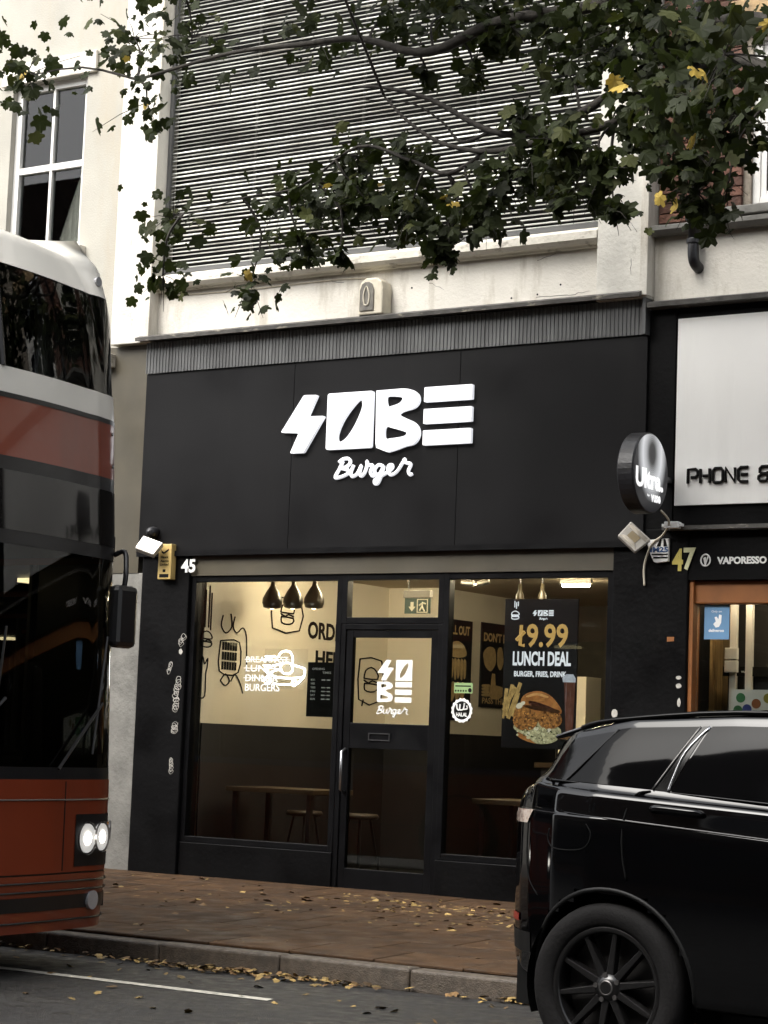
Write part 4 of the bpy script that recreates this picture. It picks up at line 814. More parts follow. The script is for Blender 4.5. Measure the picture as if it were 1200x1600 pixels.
LIMBS = {'A': [(TX, TY, 5.7), (-4.9, 11.5, 6.2), (-5.5, 12.0, 6.38), (-6.23, 12.1, 6.30), (-7.01, 12.1, 6.3), (-7.47, 12.1, 6.18), (-7.73, 12.1, 6.2), (-8.17, 12.1, 6.36), (-8.67, 12.1, 6.39), (-9.3, 12.1, 6.42), (-10.1, 12.0, 6.3)],
 'B': [(TX, TY, 5.2), (-4.8, 11.4, 5.75), (-5.44, 11.8, 5.88), (-6.07, 11.9, 5.59), (-6.53, 11.9, 5.42), (-6.93, 11.9, 5.47), (-7.41, 11.9, 5.75), (-7.8, 11.9, 5.89), (-8.06, 11.9, 5.93)],
 'C': [(TX, TY, 4.9), (-4.8, 11.3, 5.45), (-5.44, 11.7, 5.6), (-5.96, 11.8, 5.38), (-6.58, 11.8, 5.31), (-6.9, 11.8, 5.3), (-7.25, 11.8, 5.4), (-7.52, 11.8, 5.58), (-7.73, 11.8, 5.79)],
 'E': [(-6.9, 11.8, 5.3), (-7.32, 12.0, 5.25), (-7.63, 12.0, 5.38), (-8.06, 12.0, 5.53), (-8.54, 12.0, 5.3), (-9.05, 12.0, 5.27), (-9.63, 12.0, 5.18)],
 'D': [(-6.93, 11.9, 5.47), (-7.22, 12.0, 5.46), (-7.38, 12.0, 5.62), (-7.65, 12.0, 5.79), (-8.08, 12.0, 5.87)],
 'F': [(TX, TY, 6.6), (-5.2, 11.6, 7.3), (-6.6, 12.0, 7.4), (-8.2, 12.2, 7.2), (-9.8, 12.1, 7.0)],
 'G': [(TX, TY, 6.4), (-3.2, 10.4, 7.2), (-2.2, 10.0, 7.6)], 'H': [(TX, TY, 7.0), (-4.6, 9.8, 7.8), (-5.2, 9.0, 8.1)]}
LP = []
for kx, P in LIMBS.items():
    sp = smooth_path(P, 5); r0 = {'A': .06, 'B': .045, 'C': .04, 'E': .018, 'D': .014, 'F': .07, 'G': .07, 'H': .06}[kx]
    MB().tube(sp, [r0*(1-.82*i/(len(sp)-1)) for i in range(len(sp))], 8).build('branch', M_bark, T, smooth=True); LP += sp
CL=[(-5.35,11.6,5.78,0.31),(-5.23,11.4,5.34,0.34),(-5.19,11.3,4.95,0.3),(-5.15,11.3,4.71,0.18),(-4.83,11.2,5.11,0.21),(-5.64,11.6,5.29,0.21),(-5.81,11.7,5.63,0.21),(-5.76,11.8,6.03,0.27),(-6.22,12.0,6.12,0.24),(-6.72,12.2,6.3,0.26),(-7.02,12.2,6.24,0.2),(-7.55,12.3,6.51,0.25),(-8.04,12.4,6.55,0.24),(-6.23,11.7,5.24,0.26),(-6.56,11.8,5.2,0.22),(-6.81,11.9,5.11,0.21),(-6.18,11.7,4.96,0.18),(-7.01,12.0,4.95,0.19),(-7.36,12.1,4.93,0.22),(-7.41,12.1,4.73,0.12),(-7.68,12.1,5.03,0.22),(-8.07,12.2,5.16,0.25),(-8.4,12.2,5.24,0.28),(-8.26,12.3,5.53,0.19),(-7.26,12.2,6.0,0.1),(-7.69,12.3,6.09,0.09),(-6.45,12.0,5.85,0.16),(-5.94,11.6,4.99,0.15),(-6.68,11.9,5.55,0.12),(-8.85,12.2,5.24,0.29),(-9.38,12.2,5.35,0.31),(-9.85,12.2,5.25,0.24),(-9.03,12.1,4.65,0.19),(-9.49,12.1,4.57,0.2),(-9.84,12.1,4.79,0.21),(-8.71,12.4,6.49,0.25),(-9.3,12.4,6.63,0.31),(-9.83,12.3,6.68,0.32),(-10.32,12.2,6.72,0.33),(-10.89,12.1,6.77,0.4),(-11.24,12.0,6.49,0.35),(-10.08,12.1,6.15,0.27),(-7.7,12.1,5.46,0.14),(-8.59,12.1,4.91,0.17),(-5.8,11.5,4.71,0.09),(-4.98,11.3,4.57,0.08),(-8.25,12.1,4.79,0.06),(-7.17,12.2,6.42,0.18),(-5.98,11.8,5.87,0.18)]

EX = []                                            # the rest of the crown: above and beyond the frame
for i in range(34):
    EX.append((rnd.uniform(-9.0, -2.2), rnd.uniform(9.6, 11.9), rnd.uniform(6.9, 9.0), rnd.uniform(.3, .5)))
for i in range(14): EX.append((rnd.uniform(-4.6, -2.3), rnd.uniform(9.6, 11.8), rnd.uniform(4.9, 7.0), rnd.uniform(.25, .4)))
half = [(0, -.30), (.26, -.46), (.62, -.30), (.56, -.02), (.90, .22), (.84, .54), (.62, .50), (.46, .50), (.40, .80), (.18, .84), (0, 1.06)]
outl = half+[(-a, b) for a, b in half[-2:0:-1]]
def leaf_geo(k):
    vs = [(0, .06, .0)]+[(a*(1+.12*k), b, -.16*(a*a+b*b)-.10*abs(a)*(1 if k != 1 else -.6)) for a, b in outl]; n = len(outl)
    return vs, [(0, i+1, (i+1) % n+1) for i in range(n)]
LG = [leaf_geo(k) for k in (0, 1, -1)]
def leaf_matrix(p, size, droop=.75):
    d = Vector((rnd.gauss(0, .6), rnd.gauss(-.15, .6), -droop+rnd.gauss(0, .35))).normalized()
    nrm = Vector((rnd.gauss(0, .55), rnd.gauss(-.35, .55), rnd.gauss(.75, .4))); nrm = (nrm-d*nrm.dot(d)).normalized(); x = d.cross(nrm)
    return Matrix.Translation(p) @ Matrix((x, d, nrm)).transposed().to_4x4() @ Matrix.Diagonal((size*rnd.uniform(.8, 1.1), size, size*rnd.choice((-1.2, .4, 1., 1.8, 2.8)), 1))
leaves = []; tw = MB()
for ci, (x, y, z, s) in enumerate(CL+EX):
    if ci < len(CL) and x < -8.9 and ci % 3 == 0: continue
    inner = ci < len(CL); c = Vector((x, y, z)); near = min(LP, key=lambda q_: (q_-c).length)
    if (near-c).length > .05:
        mid = (near+c)/2+Vector((rnd.uniform(-.08, .08), rnd.uniform(-.08, .08), .10*(near-c).length))
        tw.tube(smooth_path([near, mid, c], 3), [.012, .011, .010, .009, .007, .006, .004], 5)
    N = int((60 if ci < 12 else 56 if inner and x > -8.6 else 26)*(s/.2)**1.8)+8
    for _ in range(int(4+s*14)):
        e_ = c+Vector((rnd.gauss(0, s*.6), rnd.gauss(0, s*.6), rnd.gauss(-.05, s*.5))); tw.tube([c, (c+e_)/2+Vector((0, 0, .02)), e_], [.004, .003, .0015], 4)
    for _ in range(N):
        p = c+Vector((rnd.gauss(0, s*.58), rnd.gauss(0, s*.62), rnd.gauss(0, s*.5)))
        leaves.append((p, rnd.choice((.035, .05, .06, .07, .085))*rnd.uniform(.85, 1.15), inner))
tw.build('twigs', M_bark, T)['kind'] = 'stuff'
for (p, z_, s_) in ((Vector((-5.62, 11.2, 5.40)), 0, .085), (Vector((-5.70, 11.25, 5.46)), 0, .08), (Vector((-4.98, 11.0, 5.33)), 0, .08), (Vector((-5.05, 11.0, 5.36)), 0, .075), (Vector((-7.2, 11.9, 5.0)), 0, .05), (Vector((-5.25, 11.0, 4.62)), 0, .06)):
    leaves.insert(0, (p, s_, 'y'))
inn = [l for l in leaves if l[2] != False]; order = sorted(range(len(inn)), key=lambda i: -inn[i][1]/inn[i][0].y if inn[i][2] != 'y' else -9)
big = set(order[:290]); meshes = {}
for k in range(3):
    for nm, m_ in (('g', M_leaf), ('o', M_leafo), ('y', M_leafy)):
        me = bpy.data.meshes.new('leaf'); me.from_pydata(LG[k][0], [], LG[k][1]); me.materials.append(m_); meshes[(k, nm)] = me
fg = {'g': MB(), 'o': MB(), 'y': MB()}
def kindof(f): 
    u_ = rnd.random(); return 'y' if f == 'y' or u_ > .996 else ('o' if u_ > .86 else 'g')
rootT = Vector((TX, TY, pz(TY)))
for i, (p, s_, f) in enumerate(inn):
    mtx = leaf_matrix(p, s_); k = rnd.randrange(3); kk = kindof(f)
    if i in big:
        o = bpy.data.objects.new('leaf', meshes[(k, kk)]); col.objects.link(o); o.parent = T; mtx.translation -= rootT; o.matrix_local = mtx
    else: fg[kk].add([mtx @ Vector(v_) for v_ in LG[k][0]], LG[k][1])
for (p, s_, f) in leaves:
    if f is False: mtx = leaf_matrix(p, s_*1.15); k = rnd.randrange(3); fg[kindof(f)].add([mtx @ Vector(v_) for v_ in LG[k][0]], LG[k][1])
for kk, m_ in (('g', M_leaf), ('o', M_leafo), ('y', M_leafy)): fg[kk].build('crown', m_, T)['kind'] = 'stuff'

T2 = T.copy(); col.objects.link(T2); T2.location = (1.6, -1.25, .12); T2['label'] = 'unseen copy of the maple added behind the viewer to darken reflections'; T2['group'] = 'maple street trees'; T['group'] = 'maple street trees'  # unseen tree copy added to block the sky in reflections
for ch in list(T.children):
    if ch.name.split('.')[0] in ('trunk', 'branch', 'twigs', 'crown'): c = ch.copy(); col.objects.link(c); c.parent = T2
# ------------------------------------------------------------------ fallen leaves
lit = {'a': MB(), 'b': MB()}
def fall(x, y, z):
    s_ = rnd.uniform(.018, .042); a_ = rnd.uniform(0, 6.28); tz = Vector((rnd.gauss(0, .25), rnd.gauss(0, .25), 1)).normalized(); d = Vector((math.cos(a_), math.sin(a_), 0)); d = (d-tz*d.dot(tz)).normalized(); x_ = d.cross(tz)
    mtx = Matrix.Translation((x, y, z+s_*.22)) @ Matrix((x_, d, tz)).transposed().to_4x4() @ Matrix.Scale(s_, 4); k = rnd.randrange(3)
    lit['a' if rnd.random() < .55 else 'b'].add([mtx @ Vector(v_) for v_ in LG[k][0]], LG[k][1])
for i in range(1300):
    x = rnd.uniform(-13, -3); y = KY-.02-abs(rnd.gauss(0, .10)); 
    if rnd.random() < .55+.45*math.sin(x*2.3): fall(x, y, .003+rnd.uniform(0, .02))
for i in range(520):
    x = rnd.gauss(-7.6, 1.5); y = rnd.uniform(11.9, 13.9); fall(x, y, pz(y)+.002)
for i in range(420):
    x = rnd.gauss(-7.6, .8); y = 13.55-abs(rnd.gauss(0, .45)); fall(x, y, pz(y)+.002)
for i in range(260):
    x = rnd.uniform(-12.5, -4); y = rnd.uniform(10.5, 14.0); fall(x, y, pz(y)+.002)
for i in range(130): fall(rnd.uniform(-12, -3), rnd.uniform(8.4, 10.2), .003)
tag(lit['a'].build('leaf_litter', pm('litter_ochre', (.30, .20, .065), .6, var=.3, scale=9, rnd=.5, island=True)), 'ochre and yellow fallen leaves along the gutter and pavement', 'leaves', kind='stuff')
tag(lit['b'].build('leaf_litter', pm('litter_brown', (.15, .085, .03), .6, var=.3, scale=9, rnd=.5, island=True)), 'brown fallen leaves along the gutter and pavement', 'leaves', kind='stuff')

# ------------------------------------------------------------------ wheel builder (local, axis y, outer side at -y)
M_tyre = pm('tyre_rubber', (.0065, .006, .006), .8, var=.25, scale=14, bump=.3, bscale=60, obj=True, spec=.2)
M_rim = pm('black_rim', (.010, .0095, .0095), .28, metal=.3, coat=.3, var=.1)
M_alu = pm('worn_metal', (.18, .17, .165), .35, metal=.9)
def wheel(parent, x, y, r, wd, side, spokes=10):
    """side=-1: outer face towards -y"""
    ob = MB(); hw_ = wd/2; ri = r*.70
    prof = [(ri, -hw_*.80), (ri+.02, -hw_*.93), (r*.86, -hw_), (r*.94, -hw_*.93), (r*.985, -hw_*.78), (r, -hw_*.55), (r, hw_*.55), (r*.985, hw_*.78), (r*.94, hw_*.93), (r*.86, hw_), (ri+.02, hw_*.93), (ri, hw_*.8)]
    W = MB().lathe(prof, (x, y, r), 'y', 56, True).build('wheel', M_tyre, parent, smooth=True)
    o_ = y+side*hw_
    pr_ = [(ri+.004, o_-side*.018), (ri-.010, o_-side*.012), (ri-.022, o_-side*.028), (ri-.03, o_-side*.10), (ri-.03, y-side*hw_*.8)]
    MB().lathe([(a, b-0) for a, b in pr_], (x, 0, r), 'y', 56).build('rim', M_rim, W, smooth=True)
    MB().lathe([(.001, y+side*.01), (ri-.03, y+side*.01)], (x, 0, r), 'y', 32).build('brake_disc', pm('dark_brake', (.03, .028, .027), .5, metal=.5), W)
    sp = MB()
    for k in range(spokes):
        t_ = 2*math.pi*k/spokes+.17; ct, st_ = math.cos(t_), math.sin(t_)
        def P(rr, wv, dy): return (x+rr*ct-wv*st_, o_-side*dy, r+rr*st_+wv*ct)
        a = [P(.055, -.017, .035), P(.055, .017, .035), P(.055, .02, .075), P(.055, -.02, .075)]; b = [P(ri-.016, -.010, .03), P(ri-.016, .010, .03), P(ri-.016, .016, .07), P(ri-.016, -.016, .07)]
        sp.add(a+b, [(0, 1, 5, 4), (1, 2, 6, 5), (2, 3, 7, 6), (3, 0, 4, 7), (0, 3, 2, 1), (4, 5, 6, 7)])
    sp.build('spokes', M_rim, W, bevel=.004)
    MB().lathe([(.001, o_-side*.022), (.038, o_-side*.022), (.045, o_-side*.030), (.062, o_-side*.036), (.068, o_-side*.08)], (x, 0, r), 'y', 28).build('hub', M_rim, W, smooth=True)
    MB().lathe([(.026, o_-side*.020), (.030, o_-side*.018), (.033, o_-side*.022)], (x, 0, r), 'y', 28).build('hub_ring', M_alu, W, smooth=True)
    for k in range(5):
        t_ = 2*math.pi*k/5+.5; cx, cz = x+.055*math.cos(t_), r+.055*math.sin(t_); MB().cyl((cx, o_-side*.05, cz), (cx, o_-side*.026, cz), .011, 10).build('wheel_nut', M_alu, W)
    return W

# ------------------------------------------------------------------ black SUV, parked at the kerb (rear at the left)
CAR = thing('parked_car', 'glossy black SUV parked at the kerb, its rear in view', 'car', (-4.125, 9.27, 0), local=True, rotz=R(-2.0))
M_paint = pm('black_car_paint', (.0012, .0012, .0014), .5, var=.1, coat=.85, spec=.0)
M_cglass = pm('privacy_glass', (.002, .002, .0022), .05, var=0, spec=.08)
M_trim = pm('gloss_black_trim', (.002, .002, .002), .15, var=0, spec=.2)
M_seam = pm('panel_gap', (.004, .004, .004), .7, var=0, spec=.1)
M_plast = pm('black_plastic', (.004, .004, .004), .55, var=.2, scale=20, spec=.25)
M_chrome = pm('bright_trim', (.45, .45, .46), .2, metal=1, var=0)
gx_ = np.linspace(-.80, 3.55, 1200)
def tab(xs, vs, sm=.05):
    v = np.interp(gx_, xs, vs); n_ = max(3, int(sm/(gx_[1]-gx_[0]))); kr = np.hanning(n_+2)[1:-1]; kr /= kr.sum(); pad = n_//2
    return np.convolve(np.pad(v, (pad, n_-1-pad), mode='edge'), kr, 'valid')
tW = tab([-.80, -.785, -.735, -.655, -.565, -.46, -.3, -.1, .4, 1.2, 2.0, 2.6, 3.0, 3.3, 3.45, 3.55], [.15, .32, .47, .60, .71, .80, .885, .935, .94, .94, .94, .935, .91, .83, .70, .42])
tT = tab([-.80, -.775, -.755, -.70, -.60, -.50, -.445, -.385, -.32, 0, .5, 1.0, 1.5, 1.8, 2.0, 2.3, 2.45, 2.9, 3.3, 3.45, 3.55], [.97, 1.09, 1.155, 1.195, 1.23, 1.255, 1.335, 1.445, 1.485, 1.558, 1.59, 1.60, 1.57, 1.53, 1.42, 1.19, 1.09, 1.04, .96, .87, .72], .035)
tB = tab([-.8, -.3, .7, 2.0, 3.55], [1.26, 1.235, 1.18, 1.10, 1.0]); tC = tab([-.8, 0, .76, 2, 3.55], [1.115, 1.085, 1.035, .95, .86]); tS = tab([-.80, -.70, -.45, 0, 3.2, 3.55], [.50, .40, .34, .30, .31, .46])
def sec(x):
    g = lambda t_: float(np.interp(x, gx_, t_)); W, zt, zb, zc, zs = g(tW), g(tT), g(tB), g(tC), g(tS)
    zb = min(zb, zt-.035); zc = min(zc, zb-.09); h = zt-zb
    return [(.5*W, zs-.02), (.90*W, zs), (.975*W, zs+.10), (1.0*W, zs+(zc-zs)*.52), (.992*W, zc-.03), (.978*W, zc+.008), (.955*W, zb-.035), (.915*W, zb), (.855*W, zb+.42*h), (.785*W, zb+.80*h), (.72*W, zb+.93*h), (.45*W, zb+.985*h), (.001, zt)]
def S(x, k):
    p = sec(x); n_ = len(p); i = min(int(k), n_-2); t_ = k-i; a, b, c, d = (np.array(p[max(i-1, 0)]), np.array(p[i]), np.array(p[i+1]), np.array(p[min(i+2, n_-1)]))
    v = .5*((2*b)+(c-a)*t_+(2*a-5*b+4*c-d)*t_*t_+(3*b-a-3*c+d)*t_**3); return np.array([x, max(v[0], 0), v[1]])
def Sn(x, k, off, side=-1):
    p = S(x, k); dx = S(min(x+.01, 3.55), k)-S(max(x-.01, -.8), k); dk = S(x, min(k+.05, 12))-S(x, max(k-.05, 0)); n_ = np.cross(dx, dk); L2 = np.linalg.norm(n_)
    n_ = n_/L2 if L2 > 1e-9 else np.array([0, 1., 0]); n_ = n_ if n_[1] > 0 or (abs(n_[1]) < .3 and n_[2] > 0) else -n_
    q_ = p+n_*off; return (q_[0], side*q_[1], q_[2])
def k_at(x, z):
    ks = np.linspace(1, 7.6, 67); zz = [S(x, k_)[2] for k_ in ks]; return float(np.interp(z, zz, ks))
RW = .365; AX = (0., 2.68)
xs_ = list(np.linspace(-.80, -.4, 34))+list(np.linspace(-.385, 2.0, 110))+list(np.linspace(2.02, 3.55, 70)); ks_ = list(np.linspace(0, 12, 73))
for side in (-1,):
    mb = MB(); nk = len(ks_); ring = 2*nk-1
    for x in xs_:
        p = [S(x, k_) for k_ in ks_]; mb.v += [(q_[0], -q_[1], q_[2]) for q_ in p]+[(q_[0], q_[1], q_[2]) for q_ in p[-2::-1]]
    for i in range(len(xs_)-1):
        for k in range(ring-1):
            f_ = (i*ring+k, (i+1)*ring+k, (i+1)*ring+k+1, i*ring+k+1); c = [sum(mb.v[q_][d] for q_ in f_)/4 for d in range(3)]
            if abs(c[1]) > .45 and any(math.hypot(c[0]-a, c[2]-RW) < .418 for a in AX): continue
            mb.f.append(f_)
    mb.f.append(tuple(range(ring-1, -1, -1))); mb.f.append(tuple((len(xs_)-1)*ring+k for k in range(ring)))
    mb.build('body', M_paint, CAR, smooth=True)
MB().box(-.62, 3.35, -.62, .62, .22, .9).build('underbody', M_plast, CAR)
for sd_ in (-1, 1):
    for a in AX:
        arch = MB(); pts_ = []
        for t_ in np.linspace(R(-8), R(188), 40):
            x, z = a+.42*math.cos(t_), RW+.42*math.sin(t_); z = max(z, float(np.interp(x, gx_, tS))+.0); p = S(x, k_at(x, z)); pts_.append((x, sd_*(p[1]-.006), z))
        arch.tube(pts_, .012, 8); arch.build('arch_lip', M_plast if sd_ else M_plast, CAR, smooth=True)
        lin = MB(); q0 = [(a+.425*math.cos(t_), RW+.425*math.sin(t_)) for t_ in np.linspace(R(-20), R(200), 30)]
        lin.add([(x, sd_*.905*1.0, z) if abs(x-a) > .9 else (x, sd_*.86, z) for x, z in q0]+[(x, sd_*.60, z) for x, z in q0], [(i, i+1, i+31, i+30) for i in range(29)])
        lin.add([(x, sd_*.60, z) for x, z in q0], [tuple(range(30))]); lin.build('wheel_well', M_seam, CAR)
        wheel(CAR, a, sd_*.815, RW, .235, sd_)
def kpanel(name, xb0, xb1, xt0, xt1, k0, k1, off, m_, n_=14, mk=7, both=True):
    for sd_ in ((-1, 1) if both else (-1,)):
        mb = MB(); mb.add([Sn(xb0+(xt0-xb0)*j/mk+((xb1+(xt1-xb1)*j/mk)-(xb0+(xt0-xb0)*j/mk))*i/n_, k0+(k1-k0)*j/mk, off, sd_) for j in range(mk+1) for i in range(n_+1)],
               [(j*(n_+1)+i, j*(n_+1)+i+1, (j+1)*(n_+1)+i+1, (j+1)*(n_+1)+i) for j in range(mk) for i in range(n_)]); mb.build(name, m_, CAR, smooth=True)
kpanel('rear_quarter_window', -.27, .17, -.05, .34, 7.12, 8.96, .004, M_cglass)
kpanel('door_window', .26, .92, .40, .92, 7.12, 8.96, .004, M_cglass); kpanel('door_window', .99, 1.98, .99, 1.62, 7.12, 8.90, .004, M_cglass)
kpanel('door_pillar', .18, .25, .352, .388, 7.10, 8.97, .003, M_trim, 3); kpanel('door_pillar', .93, .98, .93, .98, 7.10, 8.97, .003, M_trim, 3)
kpanel('rear_pillar_trim', -.38, -.28, -.29, -.06, 7.12, 8.9, .003, M_trim, 8)
# rear screen and windscreen lie across the car
def cross(name, xa, xb, yfrac, m_, off=.004):
    mb = MB(); n_ = 16; X = np.linspace(xa, xb, 14); q_ = []
    for x in X:
        for u_ in np.linspace(-1, 1, 2*n_+1):
            kk = 12-abs(u_)*yfrac; p = Sn(float(x), kk, off, -1 if u_ < 0 else 1); q_.append(p)
    w_ = 2*n_+1; mb.add(q_, [(i*w_+j, i*w_+j+1, (i+1)*w_+j+1, (i+1)*w_+j) for i in range(13) for j in range(w_-1)]); mb.build(name, m_, CAR, smooth=True)
cross('rear_window', -.495, -.39, 3.2, M_cglass); cross('windscreen', 1.78, 2.40, 3.0, M_cglass); cross('sunroof', .3, 1.3, 1.2, M_cglass)
def line(name, pts_, r, m_, off=.0, both=True):
    for sd_ in ((-1, 1) if both else (-1,)):
        q_ = smooth_path([Sn(x, k_, off, sd_) for x, k_ in pts_], 4); MB().tube(q_, r, 6).build(name, m_, CAR, smooth=True)
zk = lambda x, z: (x, k_at(x, z))
line('door_seam', [(.165, 7.05), (.10, 6.6), zk(.07, 1.09), zk(.075, .95), zk(.10, .83)], .0045, M_seam, .002)
line('door_seam', [(.955, 7.05), zk(.955, 1.0), zk(.95, .6), zk(.95, .40)], .0045, M_seam); line('door_seam', [(2.0, 7.0), zk(2.05, .9), zk(2.02, .42)], .0045, M_seam)
line('window_trim', [(-.38, 7.05), (-.27, 7.06), (.5, 7.06), (1.2, 7.06), (1.95, 7.06)], .006, M_trim, .003)
line('quarter_trim', [(.175, 7.1), (.26, 8.0), (.345, 8.95)], .0045, M_alu, .006); line('quarter_trim', [(-.275, 7.1), (-.17, 8.0), (-.055, 8.95)], .004, M_trim, .006)
line('pillar_trim', [(.25, 7.1), (.262, 7.5), (.30, 8.2), (.39, 8.95)], .007, M_chrome, .003)
line('roof_rail', [(-.28, 9.75), (-.1, 9.8), (.5, 9.8), (1.3, 9.8), (1.55, 9.75)], .012, M_trim, .012)
line('waist_crease', [zk(-.45, 1.118), zk(-.1, 1.095), zk(.5, 1.055), zk(1.5, .99), zk(2.4, .93)], .0035, M_paint, .001)
# fuel flap, bumper seam, lamps, handle
line('fuel_flap', [zk(-.33, 1.03), zk(-.335, .98), zk(-.29, .945), zk(-.16, .945), zk(-.10, .97), zk(-.085, 1.02), zk(-.11, 1.06)], .003, M_seam, 0, False)
line('bumper_seam', [zk(-.50, 1.06), zk(-.50, .90), zk(-.47, .80), zk(-.40, .73)], .0035, M_seam)
def zpanel(name, x0, x1, z0, z1, off, m_, n_=14, mk=5):
    for sd_ in (-1, 1):
        mb = MB(); mb.add([Sn(x0(j/mk)+(x1(j/mk)-x0(j/mk))*i/n_, k_at(x0(j/mk)+(x1(j/mk)-x0(j/mk))*i/n_, z0+(z1-z0)*j/mk), off, sd_) for j in range(mk+1) for i in range(n_+1)],
               [(j*(n_+1)+i, j*(n_+1)+i+1, (j+1)*(n_+1)+i+1, (j+1)*(n_+1)+i) for j in range(mk) for i in range(n_)]); mb.build(name, m_, CAR, smooth=True)
zpanel('tail_light', lambda t: -.745, lambda t: -.50+.05*t, 1.045, 1.105, .006, pm('tail_lens', (.20, .05, .03), .08, coat=1, var=.1, streak=(.5, .42, .36), sscale=(40, 40, 60), slo=.3, shi=.5))
zpanel('bumper_trim', lambda t: -.76, lambda t: -.45, .47, .56, .004, M_plast)
zpanel('reflector', lambda t: -.70, lambda t: -.56, .60, .635, .006, pm('red_reflector', (.25, .02, .015), .15))
zpanel('head_light', lambda t: 3.18, lambda t: 3.46, .74, .83, .006, pm('head_lens', (.5, .5, .5), .1, coat=1))
for sd_ in (-1, 1):
    q_ = [Sn(x, k_at(x, z), o2, sd_) for x, z, o2 in ((.205, 1.135, -.002), (.215, 1.137, .028), (.26, 1.137, .038), (.38, 1.13, .038), (.43, 1.128, .028), (.44, 1.127, -.002))]
    MB().tube(smooth_path(q_, 3), .0135, 8).build('door_handle', M_paint, CAR, smooth=True)
    MB().lathe([(.001, -.09), (.06, -.08), (.10, -.02), (.10, .03), (.05, .07), (.001, .075)], (1.86, sd_*1.0, 1.13), 'x', 14).build('wing_mirror', M_paint, CAR, smooth=True)
sp_ = MB().prism([(-.30, 1.462), (-.455, 1.428), (-.47, 1.436), (-.46, 1.448), (-.32, 1.492), (-.26, 1.50)], -.60, .60, 'y'); sp_.build('roof_spoiler', M_paint, CAR, bevel=.008)
MB().box(3.53, 3.56, -.3, .3, .5, .66).build('grille', M_plast, CAR)

# ------------------------------------------------------------------ double-decker bus standing behind the car, front towards it
BUS = thing('double_decker_bus', 'red and cream double-decker bus with lit headlights at the left edge', 'bus', (-8.12, 8.86, 0), local=True)
HW, BL = 1.22, 10.6
M_red = pm('bus_red', (.20, .034, .012), .3, var=.08, coat=.5, scale=1.5, streak=(.13, .03, .014), sscale=(2, 2, .6), slo=.5, shi=.9, obj=True)
M_bcream = pm('bus_cream', (.66, .64, .58), .3, var=.05, coat=.4, scale=1.5, obj=True)
M_bglass = glass('bus_glass', (.42, .44, .42), 1.55)
M_bblack = pm('bus_black', (.01, .01, .011), .3, var=.1)
def front_dx(z):        # rake of the front
    return float(np.interp(z, [.2, .5, 1.1, 2.6, 3.3, 4.05, 4.30, 4.40], [-.03, 0, -.01, -.10, -.15, -.28, -.42, -.75]))
def side_in(z): return float(np.interp(z, [.2, 1.0, 2.6, 3.9, 4.25, 4.40], [.02, 0, .0, .05, .14, .36]))
plan = []               # (x, y, weight of the front rake) from near-side rear to far-side rear
for x in np.linspace(-BL, -1.0, 20): plan.append((x, -1., 0.))
rc = .42
for t_ in np.linspace(0, 1, 13):
    a_ = R(90)*t_; plan.append((-rc-.07+(rc)*math.sin(a_), -1+(rc/HW)*(1-math.cos(a_)), min(1, t_*1.3)))
for u_ in np.linspace(-.62, .62, 14): plan.append((-.07+.07*(1-(u_/.64)**2), u_, 1.))
plan += [(x, -y, w_) for x, y, w_ in plan[:33]][::-1]
def bus_pt(i, z, inset=0.):
    x, y, w_ = plan[i]; px = x+front_dx(z)*w_; hw_ = HW-side_in(z); p = Vector((px, y*hw_, z))
    if inset:
        a = plan[max(i-1, 0)]; b = plan[min(i+1, len(plan)-1)]; d = Vector((b[0]-a[0], (b[1]-a[1])*hw_, 0)).normalized(); p -= Vector((d.y, -d.x, 0))*inset
    return tuple(p)
def band(name, z0, z1, m_, i0=0, i1=None, inset=0., nz=6, parent=None):
    i1 = len(plan)-1 if i1 is None else i1; mb = MB(); w_ = i1-i0+1
    mb.add([bus_pt(i, z0+(z1-z0)*j/nz, inset) for j in range(nz+1) for i in range(i0, i1+1)], [(j*w_+i, j*w_+i+1, (j+1)*w_+i+1, (j+1)*w_+i) for j in range(nz) for i in range(w_-1)])
    return mb.build(name, m_, parent or BUS, smooth=True)
NF = len(plan); ia, ib = 20, NF-21          # start and end of the curved front
band('skirt_panel', .24, .56, M_red, nz=3); lowp = band('lower_panel', .57, 1.10, M_red); band('skirt_joint', .555, .575, M_bblack, inset=.006, nz=1); band('bumper_strip', .36, .44, M_bblack, ia, ib, inset=-.006, nz=2)
band('waist_rail', 1.10, 1.17, M_bblack, inset=.004, nz=1)
band('windscreen', 1.17, 2.42, M_bglass, ia+2, ib-2, inset=.006)
for a, b in ((ia-1, ia+3), (ib-3, ib+1)): band('front_pillar', 1.17, 2.42, M_bblack, a, b, inset=.001)
band('blue_stripe', 1.105, 1.165, pm('bus_blue', (.03, .045, .13), .3, coat=.4), 0, ia, inset=-.002, nz=1); band('blue_stripe', 1.105, 1.165, MATS['bus_blue'], ib, NF-1, inset=-.002, nz=1)
dest = band('destination_box', 2.42, 2.92, M_bblack, ia+1, ib-1, inset=.001)
for a, b in ((0, ia+1), (ib-1, NF-1)): band('cantrail', 2.42, 2.92, M_red, a, b)
band('display_glass', 2.50, 2.84, pm('display_black', (.01, .009, .008), .06, var=0), ia+6, ib-6, inset=-.002)
band('mid_panel', 2.92, 3.26, M_red)
band('mid_trim', 3.255, 3.285, M_bblack, inset=-.003, nz=1)
band('upper_panel', 3.285, 3.44, M_bcream, nz=3)
band('upper_windscreen', 3.44, 4.06, M_bglass, ia+2, ib-2, inset=.006)
for a, b in ((ia-1, ia+3), (ib-3, ib+1)): band('upper_pillar', 3.44, 4.06, M_bcream, a, b)
band('roof_edge', 4.06, 4.40, M_bcream, nz=8)
rf = MB(); n_ = NF; rf.add([bus_pt(i, 4.40) for i in range(n_)], [tuple(range(n_))]); rf.build('roof', M_bcream, BUS)
